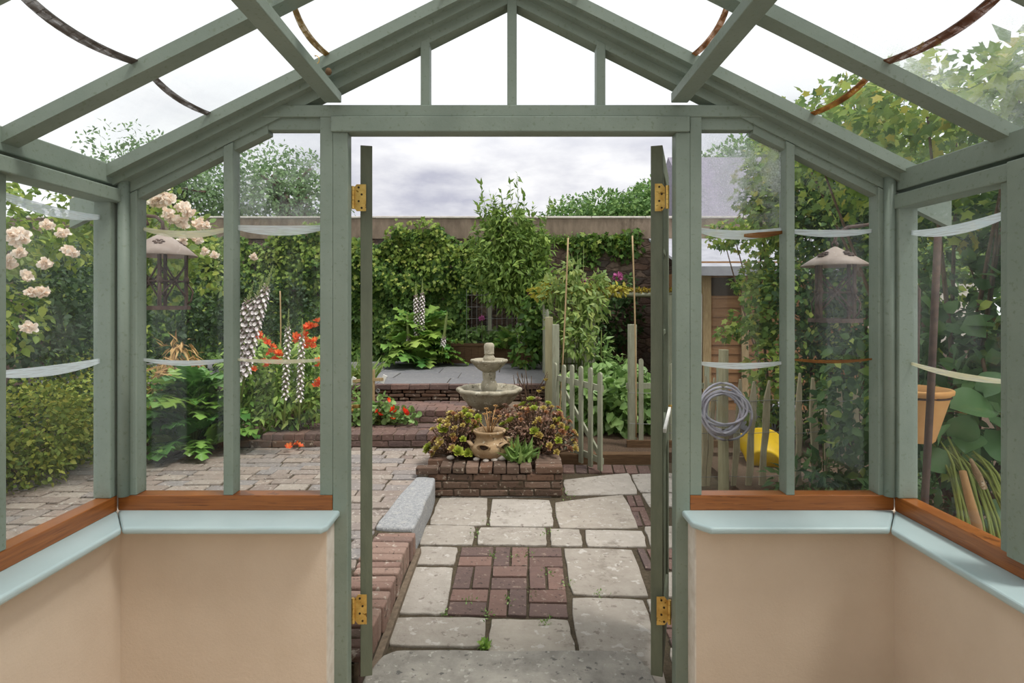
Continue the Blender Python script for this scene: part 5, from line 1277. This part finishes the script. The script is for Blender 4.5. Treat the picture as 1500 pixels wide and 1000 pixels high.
m = MB(); m.lathe([(0, zt_ - .05), (.124, zt_ - .045)], (pc[0], pc[1], 0), 24); m.build('soil', M['soil'], tp)
m = MB(); m.tube([(pc[0] + .139 * math.cos(a), pc[1] + .139 * math.sin(a), zt_ - .034) for a in np.linspace(0, 6.283, 30)], .005, 6); m.build('iron_ring', M['rust'], rp, True)

# ------------------------------------------------------------------ right: planting
def shrub(name, label, cat, blobs, n, size, tm, mats, base, stems=10, accent=0, **kw):
    t = thing(name, label, cat, base)
    v, f = bushy(blobs, n, size, tm, **kw); tri_obj('foliage', v, f, M[mats[0]], t)
    if accent: v, f = bushy(blobs, accent, size * .9, tm, **dict(kw, shell=.8)); tri_obj('new_growth', v, f, M[mats[1]], t)
    m = MB(); b0 = np.array(base, float)
    for k in range(stems):
        b = blobs[k % len(blobs)]; q = np.array(b[:3]) + rnd(1)[0] * np.array(b[3:6]) * .4; mid = b0 * .45 + q * .55 + rnd(1)[0] * [.1, .1, .05]
        s0 = b0 + rnd(1)[0] * [.12, .12, 0]; pts = [s0 * (1 - u) ** 2 + mid * 2 * u * (1 - u) + q * u * u for u in np.linspace(0, 1, 7)]
        m.tube(pts, list(np.linspace(.022, .005, 7)), 6)
    m.build('branches', M['bark'], t, True); return t
def at(px, py, Y, r): q = P(px, py, Y); return (q[0], q[1], q[2], r, r * .8, r)
shrub('climbing_shrub', 'sunlit leafy climber hanging over the shed roof and pale fence', 'shrub',
      [at(1125, 250, 6.6, .36), at(1110, 290, 6.7, .28), at(1135, 320, 6.5, .36), at(1055, 346, 7.9, .2), at(1085, 344, 7.7, .22), at(1110, 350, 7.4, .24), at(1128, 400, 6.6, .30), at(1118, 425, 6.6, .26), at(1130, 470, 6.4, .30), at(1105, 480, 6.5, .22), at(1132, 540, 6.2, .30), at(1140, 225, 6.8, .34), at(1160, 300, 6.4, .45), at(1085, 470, 6.8, .16), at(1062, 488, 6.6, .10), at(1080, 415, 6.9, .10), at(1110, 600, 6.3, .2)],
      3300, .082, 'ivy', ('shrub', 'yellowleaf'), (3.3, 6.9, -.05), 5, 160, droop=.35, face=.35, shell=.3, up=.65)
shrub('elder_shrub', 'tall mixed green shrub behind the right hand lantern', 'shrub',
      [at(1180, 260, 6.4, .4), at(1215, 240, 6.4, .45), at(1240, 290, 6.2, .45), at(1200, 330, 6.2, .42), at(1180, 420, 6.2, .42), at(1230, 400, 6.2, .5), at(1270, 350, 6.1, .5), at(1180, 500, 6.3, .4), at(1230, 480, 6.3, .45), at(1270, 460, 6.1, .5), at(1210, 550, 6.3, .4), at(1260, 550, 6.2, .45), at(1185, 600, 6.3, .35), at(1235, 610, 6.3, .4), at(1270, 640, 6.2, .4), at(1300, 300, 6.0, .5), at(1330, 400, 5.9, .5)],
      8800, .078, 'ovate', ('darkshrub', 'shrub'), (3.6, 6.3, -.05), 8, 3600, droop=.3, face=.4, shell=.3, up=.6)
shrub('overhanging_shrub', 'yellowish leafy branches overhanging the right side of the glass roof', 'shrub',
      [(2.55, 3.6, 2.75, .42, .5, .32), (2.9, 3.1, 2.6, .45, .5, .4), (2.35, 4.2, 2.75, .35, .4, .3), (2.75, 4.6, 2.6, .5, .5, .45), (3.1, 3.9, 2.5, .5, .6, .6), (3.1, 2.7, 2.3, .4, .5, .5), (2.6, 5.1, 3.0, .4, .4, .35), (3.0, 4.9, 3.1, .5, .4, .4)],
      3400, .075, 'ivy', ('shrub', 'yellowleaf'), (3.3, 4.2, -.05), 10, 260, droop=.3, face=.35, shell=.25, up=.7)
shrub('tall_leafy_shrub', 'large leaved upright shoot seen through hazy roof glass at far right', 'shrub',
      [(2.5, 2.75, 2.62, .22, .3, .18), (2.75, 2.6, 2.5, .3, .35, .3), (2.9, 2.9, 2.75, .3, .3, .25), (2.95, 2.3, 2.5, .35, .4, .35)],
      330, .20, 'lance', ('shrub', 'yellowleaf'), (2.9, 2.6, -.05), 8, 20, droop=.55, face=.3, shell=.2, up=.6, wid=1.9)
shrub('dark_shrub', 'dark broad leaved shrub filling the right side window', 'shrub',
      [(3.0, 3.9, .9, .5, .5, .6), (3.3, 3.3, 1.3, .5, .6, .7), (3.5, 2.7, 1.0, .5, .6, .8), (3.2, 4.3, 1.7, .5, .5, .6), (3.5, 3.6, 2.0, .5, .6, .4), (3.6, 2.4, 1.8, .5, .6, .6), (3.7, 2.9, .4, .5, .6, .5), (2.9, 4.6, .7, .45, .4, .6)],
      7000, .095, 'ovate', ('darkshrub', 'shrub'), (3.4, 3.4, -.05), 8, 900, droop=.35, face=.5, shell=.5, up=.5)
t = thing('hydrangea', 'big dark leaved plant with broad oval leaves by the right side window', 'plant', (2.75, 3.0, -.05))
v, f = bushy([(2.75, 3.15, .95, .35, .3, .4), (2.6, 3.4, 1.25, .3, .3, .3), (2.95, 2.85, 1.15, .3, .3, .35)], 230, .13, 'ovate', .5, .4, .4, .6, 1.35); tri_obj('foliage', v, f, M['darkshrub'], t)
m = MB(); [m.tube([(2.75, 3.1, -.05), (2.7 + .1 * k, 3.15, .6), (2.6 + .15 * k, 3.2, 1.2)], .01, 6) for k in range(3)]; m.build('stems', M['bark'], t, True)
# arum with collapsing yellow stalks
t = thing('arum', 'broad leaved arum with slumped yellow green stalks below the clay pot', 'plant', (2.25, 2.75, -.08))
m = MB(); root = P(1470, 850, 2.6)
for k in range(34):
    a = P(1366 + 2.0 * k + random.uniform(-6, 6), 640 + random.uniform(-12, 30) + k * .9, 2.75); b = P(1400 + 2.9 * k + random.uniform(-12, 12), 765 + random.uniform(-25, 25), 2.6)
    b2 = b + (b - a) * .5; b2[2] = max(-.08, b[2] - .35)
    mid = a * .5 + b * .5 + [.02, 0, .03]
    m.tube([a, a * .3 + mid * .7 + [0, 0, .012], mid, b, b2], [.004, .0055, .006, .006, .006], 6)
m.build('stalk', M['stalk'], t, True)
m = MB(); m.tube([P(1410, 690, 2.5), P(1420, 730, 2.5), P(1430, 765, 2.5), P(1436, 800, 2.5)], [.014, .017, .02, .02], 8); m.build('dead_stalk', M['drystem'], t, True, label='dry brown stalk')
m = MB(); m.tube([P(1422, 672, 2.55), P(1432, 695, 2.55), P(1442, 715, 2.55)], [.006, .016, .012], 8); m.build('pink_stalk', M['terra_pale'], t, True)
bp, bd, bs = [], [], []
for px, py, dx, dz, s_ in ((1392, 592, .5, -.05, .20), (1450, 618, .35, -.3, .19), (1462, 590, .1, .35, .16), (1440, 640, .4, -.35, .15), (1375, 640, -.1, .1, .12), (1400, 640, .1, .3, .13), (1470, 640, .3, -.1, .17), (1448, 745, .3, -.1, .14), (1425, 640, -.2, -.1, .13), (1358, 660, .1, -.2, .12), (1440, 575, .2, .3, .13)):
    bp.append(P(px, py, 2.75)); bd.append((dx, -.15, dz)); bs.append(s_)
v, f = leafarr(np.array(bp), np.array(bd), rnd(len(bp)) * .3 + [0, -.75, .7], np.array(bs), 'big', 1.25); tri_obj('leaves', v, f, M['bigleaf'], t)
v, f = rosette(16, .035, .01, 'petal'); tri_obj('seed_head', v + P(1409, 606, 2.7), f, M['drysucc'], t)
t = thing('low_plants', 'low tangled plants at the foot of the pale fence', 'plant', (2.7, 4.9, -.08))
v, f = bushy([(2.35 + .25 * k, 4.75 + .08 * (k % 3), .02 + .05 * (k % 2), .24, .25, .2) for k in range(7)] + [(2.2 + .2 * k, 3.6 + .2 * (k % 3), .05, .3, .3, .22) for k in range(5)], 1300, .12, 'lance', .2, .4, .3, .7, 1.8, -.08); tri_obj('foliage', v, f, M['darkshrub'], t)
t = thing('white_flower', 'single white flower in front of the pale fence', 'flower', P(1206, 690, 5.0)); q = P(1206, 600, 5.0)
m = MB(); m.tube([P(1206, 690, 5.0), q], .005, 6); m.build('stem', M['stem'], t, True)
d = nrm(rnd(36)); v, f = leafarr(q + d * .012, d, rnd(36), .045, 'petal', 1.4); tri_obj('flower_head', v, f, M['rosepetal'], t)

# ------------------------------------------------------------------ left: hedge, roses, bed
shrub('dark_hedge', 'tall dark hedge behind the climbing roses at the left', 'hedge',
      [(-4.9 - .3 * (k % 2), 2.6 + .55 * k, z, .6, .5, .55) for k in range(11) for z in (.7, 1.3, 1.75)] + [(-4.5 + .55 * k, 8.6, z, .5, .4, .5) for k in range(3) for z in (.9, 1.4)],
      14000, .075, 'ovate', ('darkhedge', 'roseleaf'), (-5.2, 5, -.1), 8, 700, droop=.3, face=.6, shell=.65, up=.4)
rb = [(-3.3, 2.9, 1.75, .4, .4, .4), (-3.4, 3.5, 1.95, .5, .45, .35), (-3.2, 4.1, 2.1, .5, .4, .35), (-3.0, 4.6, 2.2, .45, .4, .32), (-3.6, 3.0, 2.15, .5, .5, .3), (-2.75, 4.7, 2.0, .35, .3, .3), (-3.3, 3.2, 1.45, .35, .35, .35), (-2.95, 4.8, 1.75, .3, .3, .3), (-3.1, 2.5, 1.6, .3, .3, .4), (-2.5, 4.8, 1.75, .2, .2, .2), (-3.5, 3.8, 1.5, .4, .4, .4)]
ro = shrub('climbing_rose', 'pale peach climbing rose arching outside the left windows', 'rose', rb, 4600, .065, 'ovate', ('roseleaf', 'climber'), (-3.9, 3.7, -.05), 2, 1200, droop=.3, face=.4, shell=.3, up=.6)
def rose_mesh():
    d = nrm(rnd(64)); d[:, 2] = np.abs(d[:, 2]) * 1.1 - .25; d = nrm(d); c = d * rng.uniform(.12, .55, (64, 1))
    v1, f1 = leafarr(c, d * .6 + rnd(64) * .6, d + rnd(64) * .3, rng.uniform(.5, .85, 64), 'round', 1.25); return mesh_only('rose_bloom', v1, f1, M['rosepetal'])
rm = rose_mesh()
for px, py, Y, s_ in ((28, 348, 2.9, .068), (67, 386, 2.95, .05), (69, 330, 3.0, .045), (92, 342, 3.1, .045), (14, 384, 2.9, .055), (38, 404, 3.0, .045), (45, 428, 3.0, .04), (62, 428, 3.05, .05), (42, 480, 3.0, .05), (105, 370, 3.2, .05), (98, 366, 3.2, .04), (30, 370, 3.0, .05), (118, 290, 3.3, .05), (20, 345, 2.85, .055),
                      (238, 275, 4.4, .07), (235, 293, 4.4, .085), (248, 292, 4.4, .075), (225, 296, 4.4, .06), (245, 312, 4.35, .07), (268, 304, 4.45, .075), (276, 310, 4.4, .07), (265, 326, 4.4, .08), (252, 322, 4.4, .06), (290, 328, 4.5, .08), (302, 330, 4.5, .05), (288, 350, 4.5, .065), (282, 344, 4.5, .05), (300, 368, 4.5, .05), (314, 374, 4.5, .05), (372, 376, 4.9, .05), (268, 352, 4.4, .06)):
    instance(rm, 'rose_bloom', P(px, py, Y - .1), (1.0 + random.uniform(-.4, .4), random.uniform(-.5, .5), random.uniform(0, 6)), s_ * .68, ro)
lh = [(-3.95 - .25 * (k % 2), 3.1 + .42 * k, .42 + .05 * math.sin(k * 2), .42, .35, .42) for k in range(9)] + [(-3.95, 4.7, .2, .35, .35, .25), (-4.0, 5.3, .25, .3, .35, .25), (-4.6, 6.4, .5, .5, .4, .5)]
shrub('low_hedge', 'low yellow green hedge along the left edge of the terrace', 'hedge', lh, 15000, .047, 'ovate', ('lowhedge', 'yellowleaf'), (-4.3, 4.9, -.05), 4, 700, droop=.2, face=.6, shell=.55, up=.5)
ac = acanthus('spreading acanthus with one huge leaning flower spike cluster outside the front left window', (-3.12, 5.7), (.42, .4, .72), 110, .33, ('acanthus', 'acanthus_lime'), .05, .75)
for (xa, ya, xb, yb, r, n, bd_) in ((352, 530, 400, 388, .062, 210, -.03), (345, 535, 386, 405, .062, 200, -.03), (336, 540, 372, 412, .062, 190, -.04), (416, 560, 423, 452, .04, 150, 0), (438, 560, 443, 466, .04, 140, 0)):
    spike(ac, P(xa, ya + 60, 5.6), P(xb, yb, 5.6), r, n, .16, bd_)
shrub('dead_bracken', 'brown withered fern clump left of the spreading acanthus', 'fern', [(-3.55, 6.2, .55, .25, .25, .4), (-3.6, 6.3, .9, .2, .2, .25)], 420, .16, 'lance', ('drysucc', 'drysucc'), (-3.55, 6.2, .05), 8, droop=.9, wid=.6)
ab = [at(x, y, 6.2, r) for x, y, r in ((370, 520, .22), (395, 540, .24), (425, 540, .24), (450, 520, .22), (462, 555, .22), (440, 575, .24), (410, 580, .26), (380, 585, .26), (360, 560, .22), (462, 590, .2), (350, 600, .2), (395, 610, .2), (430, 605, .2), (350, 530, .2))]
AF = [(371, 492), (378, 489), (386, 500), (392, 503), (400, 507), (396, 517), (406, 518), (412, 520), (385, 532), (392, 535), (408, 533), (372, 540), (433, 494), (440, 493), (446, 492), (452, 478), (458, 479), (463, 480), (444, 479), (436, 499), (450, 500), (466, 470), (462, 500), (460, 508), (465, 530), (468, 536), (466, 562), (463, 567), (467, 557), (446, 508), (404, 528), (380, 496)]
flowering('alstroemeria', 'tall clump of orange alstroemeria lilies outside the front left window', 'flowers', ab, 2900, .10, 'lance', 'alstleaf', [P(x + random.uniform(-2, 2), y + random.uniform(-2, 2), 5.95) for x, y in AF for _ in (0, 1)], fm_a, .05,
          base=(-2.3, 6.3, .05), stems=46, droop=.25, up=.6, wid=1.7, shell=.2)
t = thing('fallen_flower', 'red orange flower stem fallen onto the terrace setts', 'flower', G(430, 664, ZT))
m = MB(); m.tube([G(462, 640, ZT) + [0, 0, .12], G(448, 650, ZT) + [0, 0, .05], G(437, 660, ZT) + [0, 0, .03]], .006, 6); m.build('stem', M['stem'], t, True)
for q in ((422, 662), (424, 660), (436, 657), (438, 660)): instance(fm_a, 'flower', G(q[0], q[1], ZT) + [0, 0, .04], (.6, .2, random.random() * 6), .05, t)
t = thing('fern_clump', 'leafy strap plants on the steps left of the open door', 'plant', (-1.95, 6.9, .3))
v, f = bushy([(-1.95, 6.8, .42, .2, .15, .16), (-2.2, 6.7, .5, .25, .2, .25)], 260, .12, 'lance', .3, .5, .3, .6, 1.3); tri_obj('foliage', v, f, M['grassy'], t)

# ------------------------------------------------------------------ trees beyond the wall
def tree(label, c, h, r, n, size, mats, k=26, seed=1, trunk=.22, tm='tiny'):
    t = thing('tree', label, 'tree', (c[0], c[1], .3), 'trees beyond the garden wall')
    bl = sub_blobs((c[0], c[1], h), r, k, .42)
    v, f = bushy(bl, n, size, tm, .2, .5, .55, .5); tri_obj('crown', v, f, M[mats], t)
    m = MB(); m.tube([(c[0], c[1], .2), (c[0] + .1, c[1], h * .5), (c[0], c[1], h)], [trunk, trunk * .8, trunk * .3], 8)
    for b in bl[:10]: m.tube([(c[0], c[1], h * .55), ((c[0] + b[0]) / 2, (c[1] + b[1]) / 2, (h + b[2]) / 2), b[:3]], [trunk * .4, trunk * .25, .03], 6)
    m.build('trunk', M['bark'], t, True); return t
tree('broad green tree beyond the wall behind the right door leaf', (6.3, 25, 0), 4.9, (2.8, 2.4, 2.2), 15000, .2, 'tree')
tree('lower green tree beyond the wall sloping down toward the tall shrub', (3.7, 24, 0), 4.75, (2.3, 2.0, 1.6), 12000, .19, 'tree')
tree('small pale green tree just above the wall coping', (2.85, 21, 0), 3.75, (1.2, 1.2, .75), 4000, .18, 'lowhedge', 14)
tree('airy grey green tree beyond the wall seen through the front left window', (-5.6, 14.5, 0), 4.3, (1.9, 1.6, 1.5), 5200, .13, 'treegrey', 30)
tree('airy grey green tree nearer the corner at the left above the roses', (-8.6, 14.5, 0), 4.4, (2.2, 1.6, 1.5), 5200, .13, 'treegrey', 30)
tree('tall dark tree far off beyond the neighbouring house roof', (12.5, 30, 0), 7.2, (3.2, 3, 2.6), 6000, .3, 'tree')
tree('bushy tree at the right beyond the shed', (8.2, 11.5, 0), 3.6, (2.6, 2.0, 2.0), 7000, .2, 'shrub', 26)

# ------------------------------------------------------------------ sky, sun, unseen fill light, camera
w = bpy.data.worlds.new('sky'); bpy.context.scene.world = w; w.use_nodes = True; nt = w.node_tree; nt.nodes.clear()
def nn(t, **k):
    n = nt.nodes.new(t)
    for a, b in k.items(): setattr(n, a, b)
    return n
L = nt.links.new
tc = nn('ShaderNodeTexCoord'); mp = nn('ShaderNodeMapping'); mp.inputs['Scale'].default_value = (1, 1, 2.6); L(tc.outputs['Generated'], mp.inputs[0])
n1 = nn('ShaderNodeTexNoise'); n1.inputs['Scale'].default_value = 4.2; n1.inputs['Detail'].default_value = 7; n1.inputs['Roughness'].default_value = .55; L(mp.outputs[0], n1.inputs['Vector'])
r1 = nn('ShaderNodeValToRGB'); e = r1.color_ramp.elements; e[0].position = .38; e[0].color = (.55, .56, .66, 1); e[1].position = .60; e[1].color = (1.0, 1.0, 1.02, 1); L(n1.outputs[0], r1.inputs[0])
sx = nn('ShaderNodeSeparateXYZ'); L(tc.outputs['Generated'], sx.inputs[0])
mr = nn('ShaderNodeMapRange', interpolation_type='SMOOTHSTEP'); mr.inputs[1].default_value = .2; mr.inputs[2].default_value = .36; L(sx.outputs[2], mr.inputs[0])
ab = nn('ShaderNodeMath', operation='ABSOLUTE'); L(sx.outputs[0], ab.inputs[0])
mr2 = nn('ShaderNodeMapRange', interpolation_type='SMOOTHSTEP'); mr2.inputs[1].default_value = .34; mr2.inputs[2].default_value = .62; L(ab.outputs[0], mr2.inputs[0])
mxx = nn('ShaderNodeMath', operation='MAXIMUM'); L(mr.outputs[0], mxx.inputs[0]); L(mr2.outputs[0], mxx.inputs[1])
mx = nn('ShaderNodeMix', data_type='RGBA'); L(mxx.outputs[0], mx.inputs[0]); L(r1.outputs[0], mx.inputs[6]); mx.inputs[7].default_value = (1.15, 1.16, 1.18, 1)
bg = nn('ShaderNodeBackground'); bg.inputs[1].default_value = 1.0; L(mx.outputs[2], bg.inputs[0]); ow = nn('ShaderNodeOutputWorld'); L(bg.outputs[0], ow.inputs[0])

sun = bpy.data.lights.new('sun', 'SUN'); sun.energy = 2.7; sun.angle = math.radians(15); sun.color = (1, .97, .92)
so = bpy.data.objects.new('sun', sun); C.objects.link(so); so.rotation_euler = Vector((-.40, .2, -.88)).to_track_quat('-Z', 'Y').to_euler()
lp = bpy.data.lights.new('interior_fill', 'POINT'); lp.energy = 22; lp.shadow_soft_size = .25; lp.color = (1, .95, .9)  # unseen point light added behind the viewer to lift the interior
lo = bpy.data.objects.new('interior_fill', lp); C.objects.link(lo); lo.location = (0, -1.3, 2.1)

cam = bpy.data.cameras.new('camera'); co = bpy.data.objects.new('camera', cam); C.objects.link(co)
cam.sensor_width = 36; cam.lens = 36 * F / 1500; cam.shift_x = (750 - CX) / 1500; cam.shift_y = -(500 - HY) / 1500; cam.clip_start = .02; cam.clip_end = 200
co.location = (0, 0, CZ); co.rotation_euler = (math.pi / 2, 0, 0)
sc = bpy.context.scene; sc.camera = co
sc.view_settings.view_transform = 'Standard'; sc.view_settings.look = 'None'; sc.view_settings.gamma = 1; sc.view_settings.exposure = 0.0; sc.view_settings.use_curve_mapping = False
sc.cycles.use_denoising = True; sc.cycles.transparent_max_bounces = 32; sc.cycles.max_bounces = 8; sc.cycles.diffuse_bounces = 4; sc.cycles.caustics_reflective = False; sc.cycles.caustics_refractive = False
